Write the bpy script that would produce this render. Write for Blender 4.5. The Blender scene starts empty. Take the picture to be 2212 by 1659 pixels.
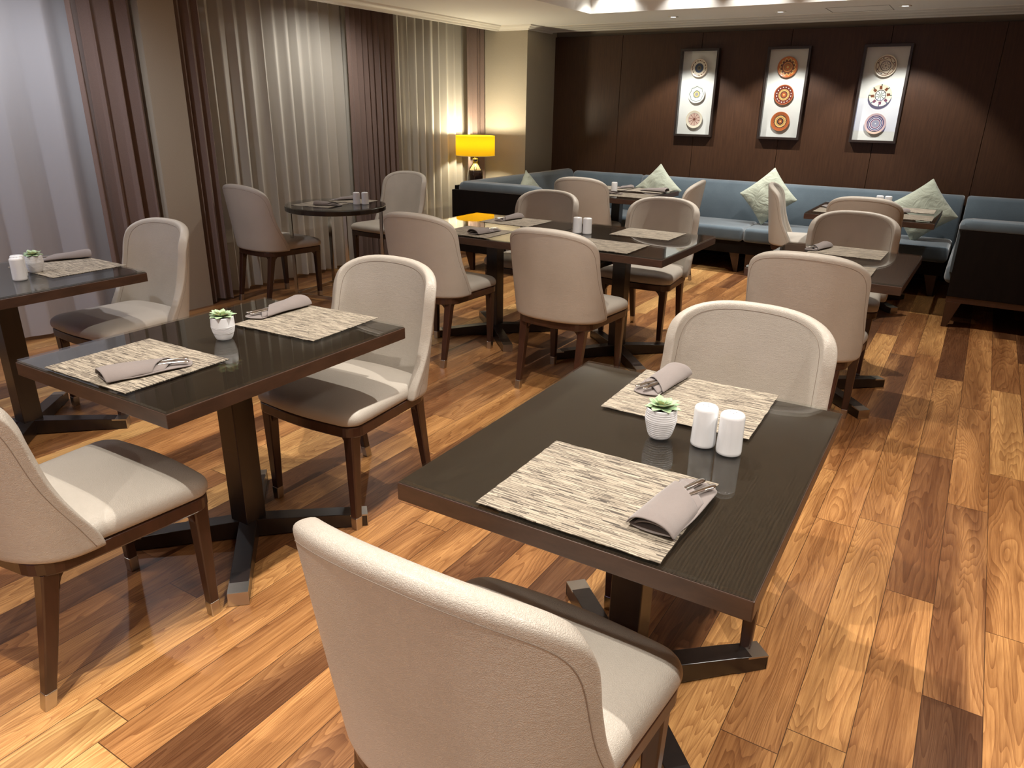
import bpy, bmesh, math, random
from mathutils import Vector, Matrix
from mathutils.bvhtree import BVHTree
random.seed(7)
PI = math.pi
SC = bpy.context.scene
COL = SC.collection

# ------------------------------------------------------------------ camera
RIGHT = (0.84782144, 0.53003925, 0.01603710)
UP = (-0.20131924, 0.29374619, 0.93444301)
FWD = (-0.49058064, 0.79546940, -0.35575142)
cd = bpy.data.cameras.new('camera')
cam = bpy.data.objects.new('camera', cd)
COL.objects.link(cam)
cam.matrix_world = Matrix(((RIGHT[0], UP[0], -FWD[0], 0), (RIGHT[1], UP[1], -FWD[1], 0),
                           (RIGHT[2], UP[2], -FWD[2], 1.5), (0, 0, 0, 1)))
cd.sensor_width = 36
cd.lens = 36 * 1575.73 / 2212
cd.clip_start = 0.02
SC.camera = cam

# ------------------------------------------------------------------ world and exposure
w = bpy.data.worlds.new('night')
SC.world = w
w.use_nodes = True
w.node_tree.nodes['Background'].inputs[0].default_value = (0.010, 0.013, 0.022, 1)
w.node_tree.nodes['Background'].inputs[1].default_value = 1.0
SC.view_settings.view_transform = 'Standard'
SC.view_settings.look = 'None'
SC.view_settings.exposure = 0.32
SC.view_settings.gamma = 1.0
try:
    SC.view_settings.use_curve_mapping = False
except Exception:
    pass

# ------------------------------------------------------------------ room lights (ceiling spots)
def spot(x, y, z, tx, ty, tz, watt, angle=100, blend=0.5, col=(1.0, 0.86, 0.68), rad=0.03):
    l = bpy.data.lights.new('downlight_lamp', 'SPOT')
    l.energy = watt; l.spot_size = math.radians(angle); l.spot_blend = blend
    l.color = col; l.shadow_soft_size = rad
    o = bpy.data.objects.new('downlight_lamp', l)
    COL.objects.link(o)
    o.location = (x, y, z)
    d = Vector((tx - x, ty - y, tz - z))
    o.rotation_euler = d.to_track_quat('-Z', 'Y').to_euler()
    return o
WARM = (1.0, 0.94, 0.85)
NEUT = (1.0, 0.96, 0.90)
TRAY_Z = 2.60
GRID = [(-1.30, 2.92, 120, 118), (-1.28, 1.88, 130, 118), (-1.28, 0.40, 130, 118), (0.55, 0.50, 115, 118), (0.62, 1.90, 100, 112), (0.62, 2.95, 80, 108),
        (-2.98, 0.50, 60, 104), (-2.98, 1.92, 50, 100), (-2.40, 5.30, 130, 108), (-0.75, 5.40, 125, 108), (1.6, -1.2, 60, 110), (-0.7, -1.30, 300, 118)]
for (x, y, e, a) in GRID:
    spot(x, y, TRAY_Z - 0.03, x, y, 0, e, a, 0.8, WARM, 0.016)
# wall washers over the framed plates
for x in (-2.77, -1.79, -0.81):
    spot(x, 7.26, 2.30, x + 0.02, 7.72, 0.8, 85, 88, 0.35, NEUT, 0.02)
# grazers at the far wall of the ceiling tray
for x in (-3.13, -2.44, -1.86, -1.2, -0.5, 0.2):
    spot(x, 6.67, TRAY_Z - 0.005, x, 6.69, 0, 19, 104, 0.45, (1.0, 0.97, 0.92), 0.012)
# window side spots
spot(-4.45, 0.7, 2.29, -4.9, 0.9, 0.4, 60, 160, 1.0, (0.88, 0.91, 1.0))
spot(-4.35, 2.3, 2.29, -4.9, 2.3, 0.3, 48, 160, 1.0, (0.93, 0.94, 1.0))
spot(-4.50, 4.8, 2.29, -4.8, 4.8, 0.6, 42, 155, 1.0, (1.0, 0.96, 0.90))
spot(-4.25, 6.5, 2.29, -4.6, 6.6, 0.5, 18, 155, 1.0, (1.0, 0.95, 0.82))

# ------------------------------------------------------------------ tagging and mesh helpers
def tag(o, label=None, cat=None, group=None, kind=None):
    if label: o['label'] = label
    if cat: o['category'] = cat
    if group: o['group'] = group
    if kind: o['kind'] = kind
    return o

def empty(name, loc=(0, 0, 0), rz=0.0, label=None, cat=None, group=None):
    o = bpy.data.objects.new(name, None)
    COL.objects.link(o)
    o.empty_display_size = 0.1
    o.location = loc
    o.rotation_euler = (0, 0, rz)
    return tag(o, label, cat, group)

class MB:
    def __init__(s):
        s.v = []; s.f = []; s.mi = []
    def add(s, vs, fs, mi=0):
        n = len(s.v)
        s.v += [tuple(p) for p in vs]
        s.f += [tuple(i + n for i in f) for f in fs]
        s.mi += [mi] * len(fs)
        return s
    def box(s, x0, x1, y0, y1, z0, z1, mi=0):
        vs = [(x0, y0, z0), (x1, y0, z0), (x1, y1, z0), (x0, y1, z0), (x0, y0, z1), (x1, y0, z1), (x1, y1, z1), (x0, y1, z1)]
        return s.add(vs, [(0, 3, 2, 1), (4, 5, 6, 7), (0, 1, 5, 4), (1, 2, 6, 5), (2, 3, 7, 6), (3, 0, 4, 7)], mi)
    def loft(s, rings, cap=True, close=True, mi=0):
        n = len(rings[0]); vs = [p for r in rings for p in r]; fs = []
        for k in range(len(rings) - 1):
            for i in range(n if close else n - 1):
                j = (i + 1) % n
                fs.append((k * n + i, k * n + j, (k + 1) * n + j, (k + 1) * n + i))
        if cap:
            fs.append(tuple(range(n - 1, -1, -1)))
            fs.append(tuple((len(rings) - 1) * n + i for i in range(n)))
        return s.add(vs, fs, mi)
    def lathe(s, prof, n=32, cx=0, cy=0, cap=True, mi=0):
        rings = [[(cx + r * math.cos(2 * PI * i / n), cy + r * math.sin(2 * PI * i / n), z) for i in range(n)] for r, z in prof]
        return s.loft(rings, cap, True, mi)
    def tube(s, pts, r, n=8, mi=0, cap=True):
        pts = [Vector(p) for p in pts]; rings = []
        for k, p in enumerate(pts):
            a = pts[max(k - 1, 0)]; b = pts[min(k + 1, len(pts) - 1)]
            t = (b - a).normalized()
            u = t.cross(Vector((0, 0, 1)))
            if u.length < 1e-4: u = t.cross(Vector((0, 1, 0)))
            u.normalize(); v = t.cross(u)
            rr = r[k] if isinstance(r, (list, tuple)) else r
            rings.append([tuple(p + (u * math.cos(2 * PI * i / n) + v * math.sin(2 * PI * i / n)) * rr) for i in range(n)])
        return s.loft(rings, cap, True, mi)
    def prism(s, poly, z0, z1, mi=0):
        return s.loft([[(x, y, z0) for x, y in poly], [(x, y, z1) for x, y in poly]], True, True, mi)
    def mesh(s, name):
        me = bpy.data.meshes.new(name)
        me.from_pydata(s.v, [], s.f)
        bm = bmesh.new(); bm.from_mesh(me)
        bmesh.ops.recalc_face_normals(bm, faces=bm.faces)
        bm.to_mesh(me); bm.free()
        return me
    def build(s, name, mats, parent=None, smooth=False, bevel=0.0, subsurf=0, seg=2, solid=0.0, soff=-1.0, auto=None):
        me = s.mesh(name)
        if not isinstance(mats, (list, tuple)): mats = [mats]
        for m in mats: me.materials.append(m)
        if len(mats) > 1:
            for p, i in zip(me.polygons, s.mi): p.material_index = i
        if smooth:
            for p in me.polygons: p.use_smooth = True
        o = bpy.data.objects.new(name, me)
        COL.objects.link(o)
        if solid:
            m = o.modifiers.new('solid', 'SOLIDIFY'); m.thickness = solid; m.offset = soff
        if bevel:
            m = o.modifiers.new('bevel', 'BEVEL'); m.width = bevel; m.segments = seg; m.limit_method = 'ANGLE'
            m.angle_limit = math.radians(40)
            m.harden_normals = False
        if subsurf:
            m = o.modifiers.new('sub', 'SUBSURF'); m.levels = subsurf; m.render_levels = subsurf
        if parent: o.parent = parent
        return o

def kids(o): return [c for c in COL.objects if c.parent == o]
def copy_tree(o, parent=None, keep=False):
    c = o.copy(); COL.objects.link(c)
    c.parent = parent
    for ch in kids(o): copy_tree(ch, c)
    return c
CHILD = {}
def freeze(root):
    """remember the tree of a prototype so that copying it is quick"""
    def rec(o): CHILD[o.name] = [c.name for c in kids(o)]; [rec(c) for c in kids(o)]
    rec(root)
def dup(root, loc, rz=0.0, label=None, cat=None, group=None, scale=None):
    def rec(o, parent):
        c = o.copy(); COL.objects.link(c); c.parent = parent
        for n in CHILD.get(o.name, []): rec(bpy.data.objects[n], c)
        return c
    r = rec(root, None)
    r.location = loc; r.rotation_euler = (0, 0, rz)
    if scale: r.scale = scale
    return tag(r, label, cat, group)
USED = set()
def place(root, loc, rz=0.0, label=None, cat=None, group=None, scale=None):
    if root.name in USED: return dup(root, loc, rz, label, cat, group, scale)
    USED.add(root.name); freeze(root)
    root.location = loc; root.rotation_euler = (0, 0, rz)
    if scale: root.scale = scale
    return tag(root, label, cat, group)

# ------------------------------------------------------------------ materials
def lin(c):
    return tuple(((v / 255) / 12.92 if v / 255 <= 0.04045 else ((v / 255 + 0.055) / 1.055) ** 2.4) for v in c) + (1,)
class Mat:
    def __init__(s, name):
        s.m = bpy.data.materials.new(name); s.m.use_nodes = True
        s.nt = s.m.node_tree; s.b = s.nt.nodes['Principled BSDF']; s.out = s.nt.nodes['Material Output']
    def n(s, t, **kw):
        nd = s.nt.nodes.new(t)
        for k, v in kw.items(): setattr(nd, k, v)
        return nd
    def l(s, a, b): s.nt.links.new(a, b)
    def set(s, **kw):
        names = dict(color='Base Color', rough='Roughness', metal='Metallic', coat='Coat Weight', coatr='Coat Roughness',
                     sheen='Sheen Weight', spec='Specular IOR Level', alpha='Alpha', sss='Subsurface Weight', trans='Transmission Weight', ior='IOR')
        for k, v in kw.items(): s.b.inputs[names[k]].default_value = v
        return s
    def coord(s, kind='Object', scale=(1, 1, 1), rot=(0, 0, 0)):
        tc = s.n('ShaderNodeTexCoord'); mp = s.n('ShaderNodeMapping')
        mp.inputs['Scale'].default_value = scale; mp.inputs['Rotation'].default_value = rot
        s.l(tc.outputs[kind], mp.inputs['Vector'])
        return mp.outputs['Vector']
    def math(s, op, a, b=None, c=None):
        nd = s.n('ShaderNodeMath', operation=op)
        for i, v in enumerate((a, b, c)):
            if v is None: continue
            if isinstance(v, (int, float)): nd.inputs[i].default_value = v
            else: s.l(v, nd.inputs[i])
        return nd.outputs[0]
    def noise(s, vec, scale=5, detail=4, rough=0.5, dist=0.0):
        nd = s.n('ShaderNodeTexNoise')
        nd.inputs['Scale'].default_value = scale; nd.inputs['Detail'].default_value = detail
        nd.inputs['Roughness'].default_value = rough; nd.inputs['Distortion'].default_value = dist
        s.l(vec, nd.inputs['Vector'])
        return nd.outputs['Fac']
    def ramp(s, fac, stops, interp='LINEAR'):
        nd = s.n('ShaderNodeValToRGB'); cr = nd.color_ramp; cr.interpolation = interp
        while len(cr.elements) < len(stops): cr.elements.new(0.5)
        for e, (p, c) in zip(cr.elements, stops):
            e.position = p; e.color = c if len(c) == 4 else tuple(c) + (1,)
        s.l(fac, nd.inputs['Fac'])
        return nd.outputs['Color']
    def mix(s, fac, a, b, mode='MIX'):
        nd = s.n('ShaderNodeMix', data_type='RGBA', blend_type=mode)
        for i, v in ((0, fac), (6, a), (7, b)):
            if isinstance(v, (int, float)): nd.inputs[i].default_value = v
            elif isinstance(v, tuple): nd.inputs[i].default_value = v
            else: s.l(v, nd.inputs[i])
        return nd.outputs[2]
    def bump(s, h, strength=0.2, dist=0.01):
        nd = s.n('ShaderNodeBump'); nd.inputs['Strength'].default_value = strength; nd.inputs['Distance'].default_value = dist
        s.l(h, nd.inputs['Height']); s.l(nd.outputs['Normal'], s.b.inputs['Normal'])
    def col(s, c): s.l(c, s.b.inputs['Base Color'])

def plain(name, c, rough=0.5, metal=0.0, **kw):
    return Mat(name).set(color=lin(c), rough=rough, metal=metal, **kw).m

def mk_leather():
    m = Mat('taupe_leather'); m.set(rough=0.42, spec=0.45, coat=0.12, coatr=0.3)
    v = m.coord('Object')
    vo = m.n('ShaderNodeTexVoronoi', feature='DISTANCE_TO_EDGE'); vo.inputs['Scale'].default_value = 300
    nz = m.n('ShaderNodeTexNoise'); nz.inputs['Scale'].default_value = 60; nz.inputs['Detail'].default_value = 3
    m.l(v, nz.inputs['Vector'])
    dv = m.mix(0.02, v, nz.outputs['Color'], 'ADD')
    m.l(dv, vo.inputs['Vector'])
    d = m.math('MINIMUM', vo.outputs['Distance'], 0.25)
    fold = m.noise(m.coord('Object', (1, 1, 3)), 30, 5, 0.6, 0.8)
    h = m.math('ADD', m.math('MULTIPLY', d, 1.0), m.math('MULTIPLY', fold, 0.5))
    m.bump(h, 0.55, 0.0030)
    big = m.noise(v, 4, 3)
    m.col(m.ramp(big, [(0.3, lin((173, 165, 154))), (0.7, lin((183, 175, 164)))]))
    return m.m

def mk_darkwood(name, c1, c2, rough=0.35, sc=(1, 1, 1), coat=0.2):
    m = Mat(name); m.set(rough=rough, coat=coat, coatr=0.25)
    v = m.coord('Object', sc)
    a = m.noise(v, 9, 6, 0.65, 0.4)
    m.col(m.ramp(a, [(0.3, lin(c1)), (0.7, lin(c2))]))
    m.bump(a, 0.06, 0.002)
    return m.m

def mk_tabletop():
    m = Mat('dark_veneer_tabletop'); m.set(rough=0.6, spec=0.08)
    v = m.coord('Object', (1, 1, 1))
    sx = m.n('ShaderNodeSeparateXYZ'); m.l(v, sx.inputs[0])
    wob = m.noise(m.coord('Object', (2, 1, 1)), 5, 3)
    s1 = m.math('SINE', m.math('MULTIPLY', m.math('ADD', sx.outputs[0], m.math('MULTIPLY', wob, 0.02)), 900))
    g = m.noise(m.coord('Object', (60, 2, 2)), 6, 4)
    f = m.math('ADD', m.math('MULTIPLY', s1, 0.18), g)
    m.col(m.ramp(f, [(0.25, lin((34, 26, 19))), (0.8, lin((50, 40, 31)))]))
    return m.m

def mk_glass(name, tint=(0.93, 0.96, 0.95), f0=1.5, rough=0.0):
    m = Mat(name); nt = m.nt; nt.nodes.remove(m.b)
    tr = m.n('ShaderNodeBsdfTransparent'); tr.inputs[0].default_value = tint + (1,)
    gl = m.n('ShaderNodeBsdfGlossy'); gl.inputs['Roughness'].default_value = rough
    lw = m.n('ShaderNodeLayerWeight'); lw.inputs[0].default_value = 0.5
    r0 = ((f0 - 1) / (f0 + 1)) ** 2
    fr = m.math('ADD', r0, m.math('MULTIPLY', 1 - r0, m.math('POWER', lw.outputs['Facing'], 5)))
    mx = m.n('ShaderNodeMixShader')
    m.l(fr, mx.inputs[0]); m.l(tr.outputs[0], mx.inputs[1]); m.l(gl.outputs[0], mx.inputs[2])
    m.l(mx.outputs[0], m.out.inputs[0])
    return m.m

def mk_sheer(name, c, dens=0.78):
    m = Mat(name); m.nt.nodes.remove(m.b)
    di = m.n('ShaderNodeBsdfDiffuse'); di.inputs[0].default_value = lin(c)
    tl = m.n('ShaderNodeBsdfTranslucent'); tl.inputs[0].default_value = lin(c)
    tr = m.n('ShaderNodeBsdfTransparent')
    a = m.n('ShaderNodeMixShader'); a.inputs[0].default_value = 0.35
    m.l(di.outputs[0], a.inputs[1]); m.l(tl.outputs[0], a.inputs[2])
    b = m.n('ShaderNodeMixShader')
    # an open weave covers more of the view where the cloth is seen edge-on
    lw = m.n('ShaderNodeLayerWeight'); lw.inputs[0].default_value = 0.5
    f = m.math('ADD', m.math('MULTIPLY', lw.outputs['Facing'], 0.34), dens)
    f = m.math('MINIMUM', f, 1.0)
    m.l(f, b.inputs[0])
    m.l(tr.outputs[0], b.inputs[1]); m.l(a.outputs[0], b.inputs[2])
    m.l(b.outputs[0], m.out.inputs[0])
    return m.m

def mk_drape():
    m = Mat('mauve_drape_cloth'); m.set(rough=0.75, sheen=0.35)
    v = m.coord('Object', (400, 400, 400))
    a = m.noise(v, 1, 2)
    m.col(m.ramp(a, [(0.3, lin((108, 88, 80))), (0.7, lin((122, 102, 93)))]))
    return m.m

def mk_fabric(name, c1, c2, sc=260, rough=0.9, sheen=0.5, bump=0.25, crease=0.0):
    m = Mat(name); m.set(rough=rough, sheen=sheen)
    vv = m.coord('Object')
    a = m.noise(vv, sc, 3, 0.7)
    b = m.noise(vv, 5, 4, 0.6)
    f = m.math('ADD', m.math('MULTIPLY', a, 0.5), m.math('MULTIPLY', b, 0.5))
    m.col(m.ramp(f, [(0.32, lin(c1)), (0.68, lin(c2))]))
    if crease:
        w1 = m.noise(m.coord('Object', (1, 1, 1)), 9, 5, 0.55, 1.6)
        a = m.math('ADD', m.math('MULTIPLY', a, 0.05), m.math('MULTIPLY', w1, crease))
        m.bump(a, 0.8, 0.02)
    else:
        m.bump(a, bump, 0.001)
    return m.m

def mk_wallpaper(name, c1, c2):
    m = Mat(name); m.set(rough=0.85)
    a = m.noise(m.coord('Object', (40, 40, 400)), 3, 3)
    b = m.noise(m.coord('Object', (400, 400, 30)), 3, 3)
    f = m.math('MULTIPLY', m.math('ADD', a, b), 0.5)
    m.col(m.ramp(f, [(0.3, lin(c1)), (0.7, lin(c2))]))
    m.bump(f, 0.15, 0.001)
    return m.m

def mk_wood_wall():
    m = Mat('dark_veneer_wall'); m.set(rough=0.42, spec=0.4)
    g = m.noise(m.coord('Object', (14, 1, 0.9)), 5, 6, 0.6, 0.3)
    f = m.noise(m.coord('Object', (160, 1, 5)), 2, 3, 0.6)
    k = m.math('ADD', m.math('MULTIPLY', g, 0.65), m.math('MULTIPLY', f, 0.35))
    m.col(m.ramp(k, [(0.3, lin((50, 31, 19))), (0.7, lin((74, 49, 31)))]))
    return m.m

PLW, PLL = 0.1445, 1.25
def mk_floor():
    m = Mat('walnut_plank_floor'); m.set(rough=0.32, spec=0.4)
    tc = m.n('ShaderNodeTexCoord'); sp = m.n('ShaderNodeSeparateXYZ'); m.l(tc.outputs['Object'], sp.inputs[0])
    X, Y = sp.outputs[0], sp.outputs[1]
    u = m.math('DIVIDE', m.math('ADD', X, 40 * PLW), PLW)
    ix = m.math('FLOOR', u); fx = m.math('FRACT', u)
    wn = m.n('ShaderNodeTexWhiteNoise', noise_dimensions='1D'); m.l(ix, wn.inputs['W'])
    vv = m.math('ADD', m.math('DIVIDE', m.math('ADD', Y, 50), PLL), m.math('MULTIPLY', wn.outputs['Value'], 7.3))
    iy = m.math('FLOOR', vv); fy = m.math('FRACT', vv)
    # a second cut divides some boards into two lengths
    cv = m.n('ShaderNodeCombineXYZ'); m.l(ix, cv.inputs[0]); m.l(iy, cv.inputs[1])
    w2 = m.n('ShaderNodeTexWhiteNoise', noise_dimensions='3D'); m.l(cv.outputs[0], w2.inputs['Vector'])
    sw = m.n('ShaderNodeSeparateColor'); m.l(w2.outputs['Color'], sw.inputs[0])
    cut = m.math('ADD', m.math('MULTIPLY', sw.outputs[0], 0.5), 0.25)
    side = m.math('GREATER_THAN', fy, 2.0)
    cv2 = m.n('ShaderNodeCombineXYZ'); m.l(ix, cv2.inputs[0]); m.l(iy, cv2.inputs[1]); m.l(side, cv2.inputs[2])
    w3 = m.n('ShaderNodeTexWhiteNoise', noise_dimensions='3D'); m.l(cv2.outputs[0], w3.inputs['Vector'])
    s3 = m.n('ShaderNodeSeparateColor'); m.l(w3.outputs['Color'], s3.inputs[0])
    h = s3.outputs[0]; h2 = s3.outputs[1]
    # contour grain: level lines of a stretched noise, different in every board
    gv = m.n('ShaderNodeCombineXYZ')
    m.l(m.math('MULTIPLY', X, 6.5), gv.inputs[0])
    m.l(m.math('ADD', m.math('MULTIPLY', Y, 0.62), m.math('MULTIPLY', h, 93.0)), gv.inputs[1])
    m.l(m.math('MULTIPLY', h2, 57.0), gv.inputs[2])
    gn = m.noise(gv.outputs[0], 1.35, 2.2, 0.42, 0.35)
    dens = m.math('ADD', 60.0, m.math('MULTIPLY', s3.outputs[2], 60.0))
    fr = m.math('FRACT', m.math('MULTIPLY', gn, m.math('MULTIPLY', dens, 0.32)))
    ring = m.math('POWER', fr, 1.6)                       # soft then sharp late-wood line
    fine = m.n('ShaderNodeCombineXYZ')
    m.l(m.math('MULTIPLY', X, 160), fine.inputs[0]); m.l(m.math('MULTIPLY', Y, 5), fine.inputs[1]); m.l(m.math('MULTIPLY', h, 31), fine.inputs[2])
    fn = m.noise(fine.outputs[0], 1.5, 4, 0.7)
    blot = m.noise(gv.outputs[0], 0.9, 3, 0.5, 1.0)
    base = m.ramp(h, [(0.0, lin((106, 74, 50))), (0.17, lin((138, 96, 62))), (0.30, lin((176, 126, 78))), (0.6, lin((192, 142, 88))),
                      (0.8, lin((208, 160, 100))), (0.93, lin((220, 178, 116)))])
    dark = m.mix(1.0, base, lin((150, 118, 98)), 'MULTIPLY')
    lite = m.mix(0.5, base, lin((232, 176, 112)), 'MIX')
    c = m.mix(m.ramp(blot, [(0.42, (0, 0, 0, 1)), (0.62, (0.55, 0.55, 0.55, 1))]), base, dark)
    c = m.mix(m.ramp(blot, [(0.34, (0.75, 0.75, 0.75, 1)), (0.46, (0, 0, 0, 1))]), c, lite)
    c = m.mix(m.math('MULTIPLY', ring, 0.52), c, m.mix(1.0, c, lin((150, 112, 86)), 'MULTIPLY'))
    c = m.mix(m.ramp(fn, [(0.35, (0.5, 0.5, 0.5, 1)), (0.62, (0, 0, 0, 1))]), c, m.mix(1.0, c, lin((168, 138, 116)), 'MULTIPLY'))
    # joints
    ex = m.math('MINIMUM', fx, m.math('SUBTRACT', 1.0, fx))
    jx = m.math('LESS_THAN', m.math('MULTIPLY', ex, PLW), 0.0011)
    ey = m.math('MINIMUM', fy, m.math('SUBTRACT', 1.0, fy))
    jy = m.math('LESS_THAN', m.math('MULTIPLY', ey, PLL), 0.0013)
    j = m.math('MAXIMUM', jx, jy)
    c = m.mix(m.math('MULTIPLY', j, 0.85), c, lin((52, 30, 18)))
    m.col(c)
    hh = m.math('SUBTRACT', m.math('MULTIPLY', fn, 0.12), j)
    m.bump(hh, 0.25, 0.001)
    r = m.math('ADD', 0.27, m.math('MULTIPLY', fn, 0.12))
    m.l(r, m.b.inputs['Roughness'])
    return m.m

def mk_mat_weave():
    m = Mat('woven_placemat'); m.set(rough=0.8)
    tc = m.n('ShaderNodeTexCoord'); sp = m.n('ShaderNodeSeparateXYZ'); m.l(tc.outputs['Object'], sp.inputs[0])
    X, Y = sp.outputs[0], sp.outputs[1]
    oi = m.n('ShaderNodeObjectInfo')
    v = m.math('MULTIPLY', Y, 520); iy = m.math('FLOOR', v); fy = m.math('FRACT', v)
    wn = m.n('ShaderNodeTexWhiteNoise', noise_dimensions='2D')
    cb = m.n('ShaderNodeCombineXYZ'); m.l(iy, cb.inputs[0]); m.l(m.math('MULTIPLY', oi.outputs['Random'], 99), cb.inputs[1]); m.l(cb.outputs[0], wn.inputs['Vector'])
    u = m.math('ADD', m.math('MULTIPLY', X, 26), m.math('MULTIPLY', wn.outputs['Value'], 13)); iu = m.math('FLOOR', u)
    cb2 = m.n('ShaderNodeCombineXYZ'); m.l(iy, cb2.inputs[0]); m.l(iu, cb2.inputs[1]); m.l(m.math('MULTIPLY', oi.outputs['Random'], 77), cb2.inputs[2])
    w2 = m.n('ShaderNodeTexWhiteNoise', noise_dimensions='3D'); m.l(cb2.outputs[0], w2.inputs['Vector'])
    broad = m.noise(m.coord('Object', (30, 170, 1)), 1.0, 3, 0.6)
    f = m.math('ADD', m.math('MULTIPLY', w2.outputs['Value'], 0.80), m.math('MULTIPLY', broad, 0.20))
    c = m.ramp(f, [(0.12, lin((62, 55, 49))), (0.28, lin((108, 99, 88))), (0.48, lin((144, 134, 119))), (0.88, lin((178, 168, 151)))])
    gap = m.math('LESS_THAN', m.math('ABSOLUTE', m.math('SUBTRACT', fy, 0.5)), 0.40)
    c2 = m.mix(1.0, c, lin((178, 166, 150)), 'MULTIPLY')
    c = m.mix(gap, c2, c)
    m.col(c)
    m.bump(m.math('ADD', gap, w2.outputs['Value']), 0.35, 0.0008)
    return m.m

def mk_shade():
    m = Mat('yellow_lamp_shade'); m.nt.nodes.remove(m.b)
    c = (0.42, 0.28, 0.014, 1)
    di = m.n('ShaderNodeBsdfDiffuse'); di.inputs[0].default_value = c
    tl = m.n('ShaderNodeBsdfTranslucent'); tl.inputs[0].default_value = c
    em = m.n('ShaderNodeEmission'); em.inputs[0].default_value = (1.0, 0.63, 0.02, 1); em.inputs[1].default_value = 0.34
    a = m.n('ShaderNodeMixShader'); a.inputs[0].default_value = 0.6
    ad = m.n('ShaderNodeAddShader')
    m.l(di.outputs[0], a.inputs[1]); m.l(tl.outputs[0], a.inputs[2])
    m.l(a.outputs[0], ad.inputs[0]); m.l(em.outputs[0], ad.inputs[1])
    m.l(ad.outputs[0], m.out.inputs[0])
    return m.m

def emis(name, c, s):
    m = Mat(name); m.nt.nodes.remove(m.b)
    e = m.n('ShaderNodeEmission'); e.inputs[0].default_value = c + (1,); e.inputs[1].default_value = s
    m.l(e.outputs[0], m.out.inputs[0]); return m.m

LEATHER = mk_leather()
STITCH = plain('beige_thread', (132, 118, 105), 0.8)
CHWOOD = mk_darkwood('reddish_walnut_chair', (46, 26, 18), (66, 38, 27), 0.33, (3, 3, 0.6), 0.3)
TBWOOD = mk_darkwood('dark_walnut_edge', (54, 36, 27), (74, 51, 38), 0.4, (1, 1, 4), 0.15)
BASEWOOD = mk_darkwood('near_black_stained_wood', (24, 17, 14), (36, 26, 21), 0.3, (3, 3, 0.5), 0.3)
TOPWOOD = mk_tabletop()
GLASS = mk_glass('table_glass', (0.93, 0.95, 0.94), 1.48)
PANE = mk_glass('picture_glass', (0.98, 0.99, 0.99), 1.42)
WINGLASS = mk_glass('window_glass', (0.30, 0.32, 0.36), 1.5)
CHROME = plain('polished_steel', (205, 203, 198), 0.16, 1.0)
BRUSH = plain('brushed_nickel', (190, 184, 174), 0.3, 1.0)
SHEER_W = mk_sheer('warm_white_sheer', (232, 226, 214), 0.66)
SHEER_C = mk_sheer('cool_white_sheer', (228, 228, 232), 0.70)
DRAPE = mk_drape()
BLUE = mk_fabric('slate_blue_velour', (66, 80, 90), (84, 99, 109), 300, 0.9, 0.6)
PALE = mk_fabric('pale_sage_linen', (158, 166, 150), (186, 192, 174), 420, 0.8, 0.3, 0.4, 1.0)
NAPKIN = mk_fabric('taupe_napkin_cotton', (110, 101, 98), (128, 118, 114), 700, 0.85, 0.3, 0.35)
NAPDK = mk_fabric('dark_taupe_napkin', (96, 84, 78), (112, 100, 93), 700, 0.85, 0.3, 0.35)
WPAPER = mk_wallpaper('beige_wallcovering', (160, 151, 134), (174, 165, 148))
WALLGEN = plain('warm_grey_paint', (176, 166, 150), 0.85)
CEIL = plain('white_ceiling_paint', (238, 236, 230), 0.8)
CORN = plain('white_cornice_gloss', (230, 226, 216), 0.5)
WOODWALL = mk_wood_wall()
FLOOR = mk_floor()
WEAVE = mk_mat_weave()
PORC = plain('white_porcelain', (232, 233, 235), 0.14, 0.0, coat=0.4, coatr=0.05)
MATTPOT = plain('white_glazed_pot', (226, 226, 228), 0.3)
SOIL = plain('dark_soil', (50, 40, 32), 0.9)
HOLE = plain('dark_hole', (20, 18, 16), 0.9)
FRAMEBLK = mk_darkwood('black_brown_frame', (34, 26, 22), (48, 38, 32), 0.4, (4, 4, 0.6), 0.2)
MOUNT = plain('off_white_mount', (218, 218, 214), 0.8)
BLACKPANEL = mk_darkwood('ebony_panel', (14, 10, 9), (22, 16, 14), 0.6, (3, 3, 0.5), 0.0)
BLACKPANEL.node_tree.nodes['Principled BSDF'].inputs['Specular IOR Level'].default_value = 0.15
LAMPGLZ = plain('aubergine_glaze', (46, 34, 34), 0.1, 0.0, coat=0.8, coatr=0.03)
SHADE = mk_shade()
WHITELIT = emis('downlight_glow', (1.0, 0.97, 0.92), 14)
GREEN = Mat('succulent_green')
GREEN.set(rough=0.5, sss=0.1)
_v = GREEN.noise(GREEN.coord('Object'), 60, 3)
GREEN.col(GREEN.ramp(_v, [(0.3, lin((136, 168, 128))), (0.75, lin((186, 204, 168)))]))
GREEN = GREEN.m

# ------------------------------------------------------------------ room shell
WX = -5.32            # inner face of the window wall
YB = 8.0              # face of the panelled wall
ZC = 2.31             # soffit
XR, YF = 3.6, -3.6
def structure(o): o['kind'] = 'structure'; return o

structure(MB().box(WX - 0.4, XR + 0.2, YF - 0.2, YB + 0.3, -0.1, 0.0).build('floor', FLOOR))

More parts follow.
